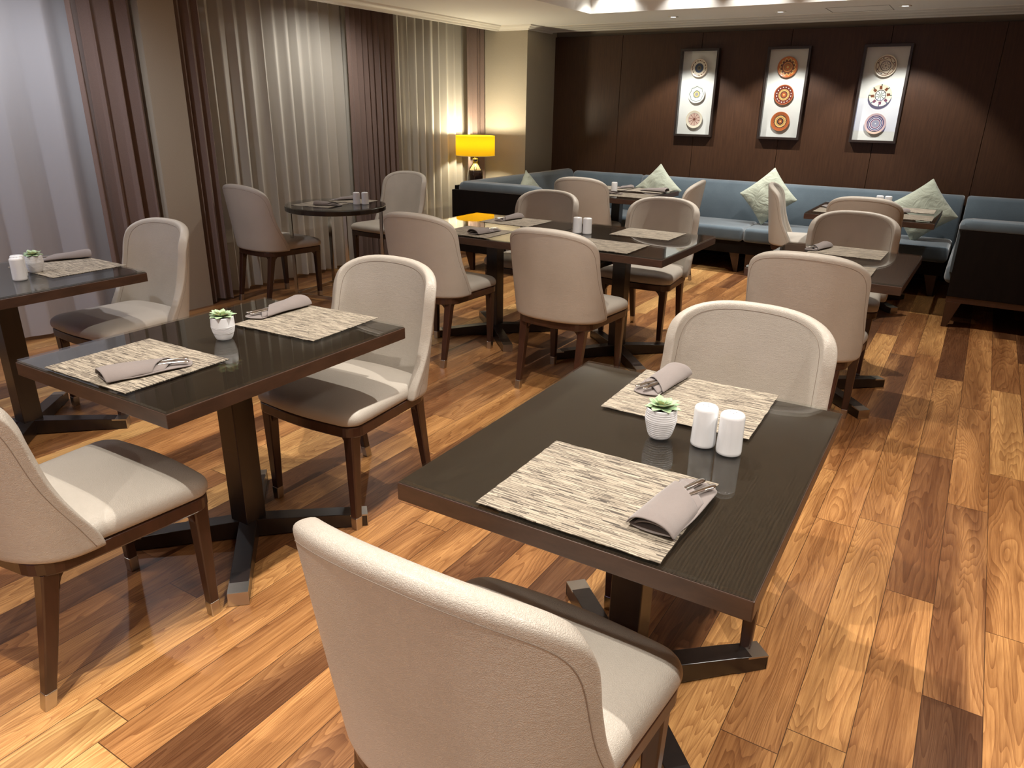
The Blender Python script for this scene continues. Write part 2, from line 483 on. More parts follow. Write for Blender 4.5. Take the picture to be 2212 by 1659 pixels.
# window wall: piers and sills, three openings
wb = MB()
OPEN = [(0.3, 3.0), (3.75, 5.35), (5.75, 7.2)]
ys = [YF] + [v for o in OPEN for v in o] + [YB + 0.3]
for i in range(0, len(ys), 2):
    wb.box(WX - 0.25, WX, ys[i], ys[i + 1], 0, 2.75)
for a, b in OPEN:
    wb.box(WX - 0.25, WX, a, b, 0, 0.42)
    wb.box(WX - 0.25, WX, a, b, 2.45, 2.75)
structure(wb.build('wall_left', WALLGEN))
for i, (a, b) in enumerate(OPEN):
    fr = MB()
    t = 0.045
    fr.box(WX - 0.16, WX - 0.08, a, a + t, 0.42, 2.45).box(WX - 0.16, WX - 0.08, b - t, b, 0.42, 2.45)
    fr.box(WX - 0.16, WX - 0.08, a + t, b - t, 0.42, 0.42 + t).box(WX - 0.16, WX - 0.08, a + t, b - t, 2.45 - t, 2.45)
    fr.box(WX - 0.155, WX - 0.085, (a + b) / 2 - 0.02, (a + b) / 2 + 0.02, 0.42 + t, 2.45 - t)
    wr = fr.build('window_%d' % (i + 1), plain('window_frame_paint_%d' % i, (170, 168, 162), 0.5))
    structure(wr)
    MB().box(WX - 0.125, WX - 0.119, a + t, b - t, 0.42 + t, 2.45 - t).build('pane', WINGLASS, wr)
    MB().box(WX - 0.02, WX + 0.04, a - 0.03, b + 0.03, 0.39, 0.425).build('sill', CORN, wr)

# column between the first and second window, flush with the curtains
structure(MB().box(WX, -4.95, 3.245, 3.515, 0, 2.60).build('trim_1', WPAPER))
# corner pillar beside the banquette
structure(MB().box(WX, -4.43, 7.38, YB + 0.2, 0, ZC + 0.1).build('trim_2', WPAPER))

# panelled wood wall
pw = MB()
SEAMS = [-4.45, -3.60, -2.715, -1.83, -0.955, -0.075, 0.80, 1.68, 2.56, XR]
for a, b in zip(SEAMS[:-1], SEAMS[1:]):
    pw.box(a + 0.002, b - 0.002, YB, YB + 0.03, 0.0, 2.237)
structure(pw.build('wall_back', WOODWALL, bevel=0.0015, seg=1))
structure(MB().box(WX, XR + 0.2, YB + 0.03, YB + 0.2, 0, 2.75).build('trim_3', plain('shadow_gap_grey', (120, 112, 100), 0.9)))
structure(MB().box(XR, XR + 0.15, YF, YB + 0.2, 0, 2.75).build('wall_right', WALLGEN))
structure(MB().box(WX, XR, YF - 0.15, YF, 0, 2.75).build('wall_front', WALLGEN))

# ceiling: perimeter soffit with a raised tray
TX0, TX1, TY0, TY1 = -3.38, 2.9, -2.9, 6.75
cb = MB()
cb.box(-4.80, TX0, YF, YB + 0.1, ZC, ZC + 0.06)
cb.box(TX1, XR, YF, YB + 0.1, ZC, ZC + 0.06)
cb.box(TX0, TX1, TY1, YB + 0.1, ZC, ZC + 0.06)
cb.box(TX0, TX1, YF, TY0, ZC, ZC + 0.06)
cb.box(TX0 - 0.06, TX0, TY0, TY1, ZC + 0.06, TRAY_Z).box(TX1, TX1 + 0.06, TY0, TY1, ZC + 0.06, TRAY_Z)
cb.box(TX0 - 0.06, TX1 + 0.06, TY1, TY1 + 0.06, ZC + 0.06, TRAY_Z).box(TX0 - 0.06, TX1 + 0.06, TY0 - 0.06, TY0, ZC + 0.06, TRAY_Z)
cb.box(TX0 - 0.1, TX1 + 0.1, TY0 - 0.1, TY1 + 0.1, TRAY_Z, TRAY_Z + 0.08)
cb.box(WX, -4.80, YF, YB + 0.1, 2.60, 2.66)                 # top of the curtain pocket
cb.box(-4.80, -4.76, YF, YB + 0.1, ZC + 0.06, 2.66)
structure(cb.build('ceiling', CEIL))

# cornice profiles
def cornice(name, pts, prof):
    """sweep a profile (offset outwards from the path's left side, z) along a polyline in plan with mitred corners"""
    P = [Vector((p[0], p[1])) for p in pts]; rings = []
    for k, p in enumerate(P):
        d0 = (P[k] - P[k - 1]).normalized() if k else (P[1] - P[0]).normalized()
        d1 = (P[k + 1] - P[k]).normalized() if k < len(P) - 1 else d0
        n0 = Vector((d0.y, -d0.x)); n1 = Vector((d1.y, -d1.x))
        b = (n0 + n1).normalized(); sc = 1 / max(0.3, b.dot(n0))
        rings.append([(p.x + b.x * o * sc, p.y + b.y * o * sc, z) for o, z in prof])
    return structure(MB().loft(rings, True, True).build(name, CORN))
prof1 = [(-0.03, ZC), (0.09, ZC), (0.085, ZC - 0.012), (0.06, ZC - 0.016), (0.045, ZC - 0.03), (0.02, ZC - 0.034), (0.012, ZC - 0.048), (-0.03, ZC - 0.048)]
cornice('trim_4', [(-4.80, YF), (-4.80, 7.38), (-4.43, 7.38), (-4.43, 7.90)], prof1)
prof2 = [(-0.12, ZC), (0.36, ZC), (0.355, ZC - 0.004), (0.27, ZC - 0.007), (0.25, ZC - 0.012), (0.15, ZC - 0.016), (0.13, ZC - 0.022), (0.05, ZC - 0.026), (0.04, ZC - 0.032), (-0.02, ZC - 0.032), (-0.02, ZC - 0.012), (-0.12, ZC - 0.012)]
cornice('trim_5', [(-4.50, YB - 0.10), (XR, YB - 0.10)], prof2)
# ceiling access hatch outline
MBh = MB()
for (a, b, c, d) in ((-1.40, -0.92, 7.16, 7.164), (-1.40, -0.92, 7.50, 7.504), (-1.404, -1.40, 7.16, 7.504), (-0.92, -0.916, 7.16, 7.504)):
    MBh.box(a, b, c, d, ZC - 0.0015, ZC)
structure(MBh.build('trim_6', plain('hatch_gap', (120, 116, 108), 0.9)))

# visible downlights
dl = empty('downlight')
MB().lathe([(0.030, 0.0), (0.046, 0.0), (0.048, -0.004), (0.044, -0.007), (0.032, -0.004)], 28, cap=False).build('rim', CORN, dl, smooth=True)
MB().lathe([(0.0005, -0.001), (0.031, -0.001)], 28, cap=False).build('lens', WHITELIT, dl)
for x, t in ((-2.77, 'small round white ceiling downlight above the left picture frame'), (-1.79, 'small round white ceiling downlight above the middle picture frame'),
             (-0.81, 'small round white ceiling downlight above the right picture frame')):
    place(dl, (x, 7.26, ZC), 0, t, 'ceiling light', 'downlights over the framed plates')

# ------------------------------------------------------------------ curtains
def curtain(name, mat, y0, y1, x0, z0, z1, period, amp, label, group, seed, parent=None, ngat=0.0, irr=0.35, top_gather=1.0, slant=0.0, thick=0.0):
    rnd = random.Random(seed)
    n = max(24, int((y1 - y0) / period * 14))
    # irregular fold phase
    ph = [0.0]; 
    for i in range(n): ph.append(ph[-1] + (2 * PI * (y1 - y0) / period / n) * (1 + irr * math.sin(i * 0.37 + seed) * rnd.uniform(0.4, 1)))
    am = [amp * (0.65 + 0.5 * abs(math.sin(i * 0.11 + seed * 1.7))) for i in range(n + 1)]
    rows = 14; vs = []; fs = []
    for k in range(rows + 1):
        t = k / rows; z = z0 + (z1 - z0) * t
        for i in range(n + 1):
            s = i / n
            a = am[i] * (0.45 + 0.55 * (1 - t) ** 0.6 if t < 0.97 else 0.4) * top_gather
            wob = 0.55 * (1 - t) * math.sin(i * 0.06 + seed)
            y = y0 + (y1 - y0) * s + 0.16 * am[i] * math.sin(2 * ph[i]) + slant * (1 - t) * (s - 0.5)
            x = x0 + a * (math.sin(ph[i] + wob) + 0.22 * math.sin(0.43 * ph[i] + seed + 0.6 * t)) 
            zz = z + (0.006 * math.sin(ph[i] * 0.5 + seed) if k == 0 else 0)
            vs.append((x, y, zz))
    for k in range(rows):
        for i in range(n):
            a = k * (n + 1) + i
            fs.append((a, a + 1, a + n + 2, a + n + 1))
    m = MB().add(vs, fs)
    o = m.build(name, mat, parent, smooth=True, solid=thick, soff=0)
    tag(o, label, 'curtain', group)
    return o
curtain('sheer_curtain', SHEER_C, 0.2, 3.10, -5.10, 0.03, 2.56, 0.30, 0.050, 'cool white sheer curtain with wide soft folds at the far left behind the table', 'sheer curtains', 3, irr=0.5)
curtain('sheer_curtain', SHEER_W, 3.70, 5.42, -5.10, 0.03, 2.56, 0.125, 0.036, 'white sheer curtain behind the round table, between the thin drape and the middle drape', 'sheer curtains', 5)
curtain('sheer_curtain', SHEER_W, 5.72, 7.22, -5.10, 0.03, 2.56, 0.13, 0.034, 'cream sheer curtain glowing beside the yellow table lamp', 'sheer curtains', 9)
curtain('drape', DRAPE, 2.79, 3.225, -5.00, 0.015, 2.56, 0.118, 0.044, 'mauve brown drape on the left side of the beige column', 'mauve drapes', 2, irr=0.5)
curtain('drape', DRAPE, 3.535, 3.75, -5.00, 0.015, 2.56, 0.085, 0.034, 'narrow mauve brown drape on the right side of the beige column', 'mauve drapes', 4)
curtain('drape', DRAPE, 5.22, 5.84, -4.99, 0.015, 2.56, 0.075, 0.038, 'mauve brown drape hanging behind the round table and its far chair', 'mauve drapes', 6, irr=0.5)
curtain('drape', DRAPE, 7.04, 7.36, -4.99, 0.015, 2.56, 0.070, 0.032, 'mauve brown drape in the corner directly behind the yellow lamp', 'mauve drapes', 8)

# ------------------------------------------------------------------ dining chair
def superarc(a, b, n, yc, cnt=80):
    pts = []
    for i in range(cnt + 1):
        ph = -PI / 2 + PI * i / cnt
        s, c = math.sin(ph), math.cos(ph)
        pts.append((a * math.copysign(abs(s) ** (2 / n), s), yc - b * abs(c) ** (2 / n)))
    L = [0.0]
    for p, q in zip(pts[:-1], pts[1:]): L.append(L[-1] + math.dist(p, q))
    return pts, L
def arc_at(pts, L, s):
    """s measured from the middle; beyond the ends the curve runs on straight"""
    t = s + L[-1] / 2
    if t <= 0: return (pts[0][0], pts[0][1] + (-t))
    if t >= L[-1]: return (pts[-1][0], pts[-1][1] + (t - L[-1]))
    for i in range(len(L) - 1):
        if L[i + 1] >= t:
            k = (t - L[i]) / max(1e-9, L[i + 1] - L[i])
            return (pts[i][0] + (pts[i + 1][0] - pts[i][0]) * k, pts[i][1] + (pts[i + 1][1] - pts[i][1]) * k)
    return pts[-1]
def interp(tbl, x):
    if x <= tbl[0][0]: return tbl[0][1]
    for (a, va), (b, vb) in zip(tbl[:-1], tbl[1:]):
        if x <= b:
            t = (x - a) / (b - a); t = t * t * (3 - 2 * t) if False else t
            return va + (vb - va) * t
    return tbl[-1][1]

def smooth_poly(base, z0, top, n):
    return base
def seat_outline(hw_f, hw_r, yf, yr, rf, rr, k=7):
    """rounded trapezoid in plan, front at +y, slightly bowed front edge"""
    pts = []
    def corner(cx, cy, r, a0, a1):
        for i in range(k + 1):
            a = a0 + (a1 - a0) * i / k
            pts.append((cx + r * math.cos(a), cy + r * math.sin(a)))
    corner(hw_f - rf, yf - rf, rf, 0, PI / 2)
    for i in range(1, 6):
        t = i / 6; x = (hw_f - rf) * (1 - 2 * t)
        pts.append((x, yf + 0.014 * math.sin(PI * t)))
    corner(-(hw_f - rf), yf - rf, rf, PI / 2, PI)
    corner(-(hw_r - rr), yr + rr, rr, PI, 1.5 * PI)
    for i in range(1, 4):
        t = i / 4; pts.append(((hw_r - rr) * (2 * t - 1), yr - 0.012 * math.sin(PI * t)))
    corner(hw_r - rr, yr + rr, rr, 1.5 * PI, 2 * PI)
    return pts
def inset(pts, d):
    n = len(pts); out = []
    for i in range(n):
        p0 = Vector(pts[i - 1]); p1 = Vector(pts[i]); p2 = Vector(pts[(i + 1) % n])
        t = (p2 - p0).normalized(); nn = Vector((-t.y, t.x))
        out.append(tuple(p1 + nn * d))
    return out

CH_TOP = 0.925
def make_chair():
    root = empty('dining_chair')
    # seat cushion
    ol = seat_outline(0.260, 0.230, 0.262, -0.225, 0.060, 0.085)
    rings = []
    for ins, z in ((0.014, 0.424), (0.003, 0.430), (0.0, 0.444), (0.0, 0.458), (0.006, 0.472), (0.020, 0.4835), (0.045, 0.4905), (0.10, 0.496), (0.16, 0.499)):
        rr = []
        for x, y in ol:
            if ins <= 0.02:
                q = None
            sx = (0.26 - ins) / 0.26; sy = (0.245 - ins) / 0.245
            rr.append((x * sx, (y - 0.018) * sy + 0.018, z))
        rings.append(rr)
    MB().loft(rings).build('seat', LEATHER, root, smooth=True, subsurf=1)
    # backrest shell wrapping round the rear of the seat
    S = [(0.424, 0.352), (0.46, 0.350), (0.49, 0.342), (0.53, 0.326), (0.58, 0.309), (0.64, 0.294), (0.72, 0.286), (0.82, 0.281), (0.93, 0.278)]
    A = [(0.42, 0.244), (0.60, 0.254), (0.93, 0.268)]
    NU, NV = 30, 18
    cache = {}
    def surf(t, v, off=0.0):
        at = abs(t)
        ztop = CH_TOP - 0.125 * (1 - (1 - at ** 2.7) ** (1 / 2.7)) - 0.008 * at * at
        z = 0.424 + (ztop - 0.424) * v
        a = interp(A, z)
        key = round(a, 3)
        if key not in cache: cache[key] = superarc(key, 0.155, 2.4, -0.095)
        pts, L = cache[key]
        s = t * interp(S, z)
        x, y = arc_at(pts, L, s)
        h = (z - 0.424) / (CH_TOP - 0.424)
        lean = -0.066 * h
        # flatten the plan curve towards the top
        y = y + lean
        return (x, y, z)
    vs = []; fs = []
    for j in range(NV + 1):
        v = j / NV
        v = 1 - (1 - v) ** 1.0
        for i in range(NU + 1):
            t = -1 + 2 * i / NU
            t = math.copysign(1 - (1 - abs(t)) ** 1.25, t)
            vs.append(surf(t, v))
    for j in range(NV):
        for i in range(NU):
            a = j * (NU + 1) + i
            fs.append((a, a + 1, a + NU + 2, a + NU + 1))
    back = MB().add(vs, fs).build('backrest', LEATHER, root, smooth=True)
    # solid thickness inward: grow along the normals towards the sitter
    m = back.modifiers.new('solid', 'SOLIDIFY'); m.thickness = 0.044; m.offset = 0
    m = back.modifiers.new('sub', 'SUBSURF'); m.levels = 2; m.render_levels = 2
    dg = bpy.context.evaluated_depsgraph_get()
    me = bpy.data.meshes.new_from_object(back.evaluated_get(dg))
    bvh = BVHTree.FromPolygons([v.co[:] for v in me.vertices], [p.vertices[:] for p in me.polygons])
    bpy.data.meshes.remove(me)
    # stitched seam lines a little way in from the rim, on both faces
    for face in (1, -1):
        pts = []
        path = [(-1, v / 20) for v in range(1, 21)] + [(-1 + 2 * i / 40, 1) for i in range(1, 40)] + [(1, 1 - v / 20) for v in range(0, 20)]
        for (t, v) in path:
            at_ = abs(t); zt = CH_TOP - 0.125 * (1 - (1 - at_ ** 2.7) ** (1 / 2.7)) - 0.008 * at_ * at_
            tt = t * (1 - 0.026 / interp(S, 0.424 + (zt - 0.424) * v)); vv = v * (1 - 0.026 / (zt - 0.424) * min(1, v * 1.2))
            p = Vector(surf(tt, vv)); e = 0.004
            du = Vector(surf(min(tt + e, 1), vv)) - Vector(surf(max(tt - e, -1), vv)); dv = Vector(surf(tt, min(vv + e, 1))) - Vector(surf(tt, vv - e))
            nn = du.cross(dv)
            if nn.length < 1e-9: continue
            nn.normalize()
            hit = bvh.ray_cast(p + nn * face * 0.08, -nn * face)
            if hit[0]: pts.append(hit[0] - hit[1] * 0.0002)
        for _ in range(14):
            pts = [pts[0]] + [(pts[k - 1] + pts[k] * 2 + pts[k + 1]) / 4 for k in range(1, len(pts) - 1)] + [pts[-1]]
        pts = [q[0] + q[1] * 0.0001 for q in (bvh.find_nearest(p_) for p_ in pts)]
        MB().tube(pts, 0.0008, 6, cap=True).build('stitching', STITCH, back, smooth=True)
    # wooden apron under the seat
    ap = MB()
    o1 = seat_outline(0.254, 0.228, 0.256, -0.240, 0.058, 0.095)
    def sc(pts, d): return [((x) * (0.254 - d) / 0.254, y * (0.25 - d) / 0.25) for x, y in pts]
    ap.loft([[(x, y, 0.384) for x, y in sc(o1, 0.004)], [(x, y, 0.390) for x, y in o1], [(x, y, 0.424) for x, y in o1], [(x, y, 0.426) for x, y in sc(o1, 0.006)]])
    ap.build('seat_frame', CHWOOD, root, bevel=0.002)
    # legs with curved brackets and metal tips
    for sx in (-1, 1):
        for front in (1, 0):
            yt = 0.217 if front else -0.190
            yb = 0.220 if front else -0.262
            xt = 0.215 if front else 0.180
            xb = 0.214 if front else 0.176
            def at(z):
                t = 1 - z / 0.40
                return (sx * (xt + (xb - xt) * t), yt + (yb - yt) * (t ** 1.1 if t > 0 else 0))
            def sq(z, h):
                cx, cy = at(z)
                c = 0.2
                return [(cx - h, cy - h * (1 - c), z), (cx - h * (1 - c), cy - h, z), (cx + h * (1 - c), cy - h, z), (cx + h, cy - h * (1 - c), z),
                        (cx + h, cy + h * (1 - c), z), (cx + h * (1 - c), cy + h, z), (cx - h * (1 - c), cy + h, z), (cx - h, cy + h * (1 - c), z)]
            lg = MB()
            lg.loft([sq(0.048, 0.0152), sq(0.15, 0.0175), sq(0.28, 0.0205), (sq(0.36, 0.0225)), sq(0.388, 0.0235)])
            # brackets
            for ax in (0, 1):
                prof = []
                for i in range(7):
                    a = (PI / 2) * i / 6
                    prof.append((0.062 * (1 - math.sin(a)), 0.062 * (1 - math.cos(a))))   # (reach along apron, drop from apron)
                poly = [(0.0, 0.0)] + [(0.020 + r, -d) for r, d in prof] + [(0.0, -0.063)]
                cx, cy = at(0.37)
                r0 = []; r1 = []
                for (r, d) in poly:
                    z = 0.388 + d
                    if ax == 0:
                        r0.append((cx - sx * r, cy - 0.012, z)); r1.append((cx - sx * r, cy + 0.012, z))
                    else:
                        q = -1 if front else 1
                        r0.append((cx - 0.012, cy + q * r, z)); r1.append((cx + 0.012, cy + q * r, z))
                lg.loft([r0, r1])
            lo = lg.build('leg', CHWOOD, root, bevel=0.0015)
            MB().loft([sq(0.0, 0.0148), sq(0.004, 0.0155), sq(0.046, 0.0165), sq(0.050, 0.0160)]).build('leg_tip', BRUSH, lo, bevel=0.001)
    return root
chair = make_chair()
def put_chair(x, y, rz_deg, label, s=1.0):
    return place(chair, (x, y, 0), math.radians(rz_deg), label, 'chair', 'taupe leather dining chairs', (s, s, s))
put_chair(-0.565, 0.932, 0, 'taupe leather dining chair nearest the camera, seen from behind at the front table', 1.015)
put_chair(-0.525, 2.04, 180, 'taupe leather dining chair facing the camera behind the front table with the two shakers')
put_chair(-1.985, 0.895, 0, 'taupe leather dining chair at lower left whose back is cut by the left edge')
put_chair(-1.955, 1.945, 180, 'taupe leather dining chair facing the camera behind the table with the bluish pot')
put_chair(-3.58, 2.02, 180, 'taupe leather dining chair in front of the left drape and beige column')
put_chair(-4.69, 3.98, -4, 'shaded taupe dining chair in front of the sheer curtain, left of the round table')
put_chair(-4.54, 5.16, 178, 'taupe dining chair on the far side of the round table beside the middle drape')
put_chair(-2.75, 3.61, 2, 'taupe dining chair seen from behind at the left near side of the double table')
put_chair(-1.83, 3.58, 0, 'taupe dining chair seen from behind at the right near side of the double table')
put_chair(-2.70, 4.60, 180, 'taupe dining chair facing the camera at the left far side of the double table')
put_chair(-1.84, 4.72, 180, 'taupe dining chair facing the camera at the right far side of the double table')
put_chair(-3.08, 6.31, 6, 'taupe dining chair seen from behind at the left table by the blue banquette')
put_chair(-2.38, 6.42, 98, 'taupe dining chair turned sideways at the right end of the left banquette table')
put_chair(-1.225, 6.74, -80, 'taupe dining chair seen side-on facing right beside the upright sage cushion')
put_chair(-0.70, 6.32, 0, 'shaded taupe dining chair back just above another chair, at the right banquette table')
put_chair(-0.615, 4.78, 180, 'taupe dining chair facing the camera behind the table with a single folded napkin')
put_chair(-0.585, 3.70, 0, 'taupe dining chair seen from behind on the near side of the right middle table')

# ------------------------------------------------------------------ tables
def make_table(w, d, fr=0.30):
    root = empty('dining_table')
    hx, hy = w / 2, d / 2
    MB().box(-hx, hx, -hy, hy, 0.700, 0.742, 0).build('tabletop', [TBWOOD], root, bevel=0.0025)
    MB().box(-hx + 0.002, hx - 0.002, -hy + 0.002, hy - 0.002, 0.7415, 0.7425).build('veneer', TOPWOOD, root)
    MB().box(-hx + 0.004, hx - 0.004, -hy + 0.004, hy - 0.004, 0.7440, 0.750).build('glass_top', GLASS, root)
    MB().box(-0.043, 0.043, -0.043, 0.043, 0.055, 0.700).build('column', BASEWOOD, root, bevel=0.003)
    MB().box(-0.16, 0.16, -0.05, 0.05, 0.688, 0.6995).build('mounting_plate', BASEWOOD, root)
    for k in range(4):
        a = PI / 4 + k * PI / 2
        c, s = math.cos(a), math.sin(a)
        R0 = fr * 1.414
        def sec(r, hw, z0, z1):
            return [(c * r - s * hw, s * r + c * hw, z0), (c * r + s * hw, s * r - c * hw, z0), (c * r + s * hw, s * r - c * hw, z1), (c * r - s * hw, s * r + c * hw, z1)]
        f = MB().loft([sec(0.0, 0.031, 0.006, 0.078), sec(R0 - 0.10, 0.031, 0.006, 0.058), sec(R0 - 0.085, 0.031, 0.0, 0.056), sec(R0 - 0.001, 0.031, 0.0, 0.048)])
        fo = f.build('foot', BASEWOOD, root, bevel=0.002)
        e = MB().loft([sec(R0 - 0.062, 0.0318, 0.0475, 0.0535), sec(R0, 0.0318, 0.0445, 0.0492)])
        e.loft([sec(R0 - 0.0005, 0.0318, 0.001, 0.0490), sec(R0 + 0.0022, 0.0318, 0.001, 0.0488)])
        e.build('foot_cap', BRUSH, fo)
    return root
def put_table(w, d, x, y, rz, label):
    t = make_table(w, d)
    t.location = (x, y, 0); t.rotation_euler = (0, 0, math.radians(rz))
    tag(t, label, 'table', 'rectangular glass-topped dining tables')
    return t
put_table(0.757, 0.945, -0.563, 1.530, 0.8, 'dark glass-topped dining table at the front holding a ribbed pot and two shakers')
put_table(0.742, 0.965, -2.038, 1.478, 0.6, 'dark wood dining table at the left front holding a succulent in a bluish white pot')
put_table(0.742, 0.955, -3.615, 1.495, 0, 'dark wood dining table cut by the left edge, beside the cool sheer curtain')
put_table(0.940, 0.930, -2.705, 4.140, 0, 'left half of the double table, dark glass top reflecting the yellow lamp')
put_table(0.860, 0.930, -1.795, 4.190, 0, 'right half of the double table, dark glass top with two bare placemats')
put_table(0.735, 0.930, -0.575, 4.265, -1, 'dark wood dining table at right middle with one napkin, between two facing chairs')
put_table(0.860, 1.000, -2.950, 6.670, 0, 'dark wood dining table before the blue banquette at left, with a single tall shaker visible')
put_table(0.920, 0.950, -0.690, 6.720, 0, 'dark wood dining table before the blue banquette at right, near the crumpled sage cushion')

# round table
rt = empty('round_table', (-4.34, 4.31, 0), math.radians(10), 'round dark glass-topped table on slim metal legs by the sheer curtain', 'table')
MB().lathe([(0.0, 0.703), (0.385, 0.703), (0.395, 0.708), (0.395, 0.738), (0.390, 0.742), (0.0, 0.742)], 64, cap=False).build('tabletop', BASEWOOD, rt, smooth=False)
MB().lathe([(0.0, 0.7425), (0.392, 0.7425), (0.393, 0.749), (0.391, 0.750), (0.0, 0.750)], 64, cap=False).build('glass_top', GLASS, rt)
for k in range(4):
    a = PI / 4 + k * PI / 2; cx, cy = 0.36 * math.cos(a), 0.36 * math.sin(a)
    r0 = lambda z, h=0.013: [(cx - h, cy - 0.006, z), (cx + h, cy - 0.006, z), (cx + h, cy + 0.006, z), (cx - h, cy + 0.006, z)]
    MB().loft([r0(0.0), r0(0.703)]).build('leg', CHROME, rt)
q = 0.2546
bf = MB()
for sgn in (-1, 1):
    bf.box(-q, q, sgn * q - 0.006, sgn * q + 0.006, 0.03, 0.055)
    bf.box(sgn * q - 0.006, sgn * q + 0.006, -q, q, 0.03, 0.055)
bf.build('base_frame', CHROME, rt)

# ------------------------------------------------------------------ placemats
def make_mat(curl=0.0, seed=0):
    rnd = random.Random(seed)
    nx, ny = 26, 24; vs = []; fs = []
    W, D = 0.392, 0.345
    for j in range(ny + 1):
        for i in range(nx + 1):
            x = -W / 2 + W * i / nx; y = -D / 2 + D * j / ny
            if i in (0, nx): x += rnd.uniform(-0.0012, 0.0012)
            if j in (0, ny): y += 0.0010 * math.sin(i * 1.3 + seed)
            r = max(0, (x / (W / 2) + 1) / 2) * max(0, 1 - (y / (D / 2) + 1) / 2)
            z = curl * r ** 3 + 0.0002 * math.sin(i * 0.7 + seed) * math.sin(j * 0.5)
            vs.append((x, y, z))
    for j in range(ny):
        for i in range(nx):
            a = j * (nx + 1) + i; fs.append((a, a + 1, a + nx + 2, a + nx + 1))
    return MB().add(vs, fs)
MZ = 0.7506
flat_mat = make_mat().build('placemat', WEAVE, None, smooth=False, solid=0.0016, soff=1.0)
def put_mat(x, y, rz, label, sx=1.0, sy=1.0):
    return place(flat_mat, (x, y, MZ), math.radians(rz), label, 'placemat', 'woven striped placemats', (sx, sy, 1))
put_mat(-0.543, 1.238, 0.5, 'striped beige placemat nearest the camera, on the front table')
put_mat(-0.556, 1.845, 1.5, 'striped beige placemat behind the ribbed pot on the front table')
put_mat(-2.065, 1.182, 1.5, 'striped beige placemat left of the bluish pot, near side of its table')
put_mat(-1.998, 1.800, 3, 'striped beige placemat right of the bluish pot, far side of its table', 0.97)
put_mat(-3.625, 1.815, 0, 'striped beige placemat on the table at the left edge')
put_mat(-2.66, 3.855, -1, 'striped placemat on the near left of the double table, under a napkin', 0.95, 0.95)
put_mat(-2.70, 4.395, 0, 'striped placemat on the far left of the double table, partly under a rolled napkin', 1, 1)
put_mat(-1.745, 4.455, 0, 'bare striped placemat on the far right of the double table', 1, 0.95)
put_mat(-1.775, 3.91, 0, 'bare striped placemat on the near right of the double table', 1, 0.95)
put_mat(-0.57, 4.57, -1, 'striped placemat with a folded napkin on the right middle table', 0.98, 0.93)
put_mat(-0.565, 3.985, 0, 'striped placemat mostly hidden behind the chair back at the right middle table')
put_mat(-4.40, 4.20, 12, 'beige placemat on the near side of the round table', 0.85, 0.85)
put_mat(-4.36, 4.53, 10, 'beige placemat on the far side of the round table', 0.85, 0.72)
put_mat(-3.12, 6.42, 0, 'pale placemat at the near left of the left banquette table', 0.95, 0.95)
put_mat(-2.72, 6.44, 0, 'pale placemat at the near right of the left banquette table', 0.95, 0.95)
put_mat(-3.14, 6.92, 0, 'pale placemat at the far left of the left banquette table', 0.95, 0.95)
put_mat(-2.74, 6.94, 0, 'pale placemat at the far right of the left banquette table under a long napkin', 0.95, 0.95)
put_mat(-0.45, 6.48, 0, 'woven pale placemat at the near right of the right banquette table', 0.98, 0.9)
put_mat(-0.93, 6.50, 0, 'pale placemat at the near left of the right banquette table', 0.9, 0.9)
put_mat(-0.46, 6.96, 0, 'pale placemat at the far right of the right banquette table', 0.95, 0.9)

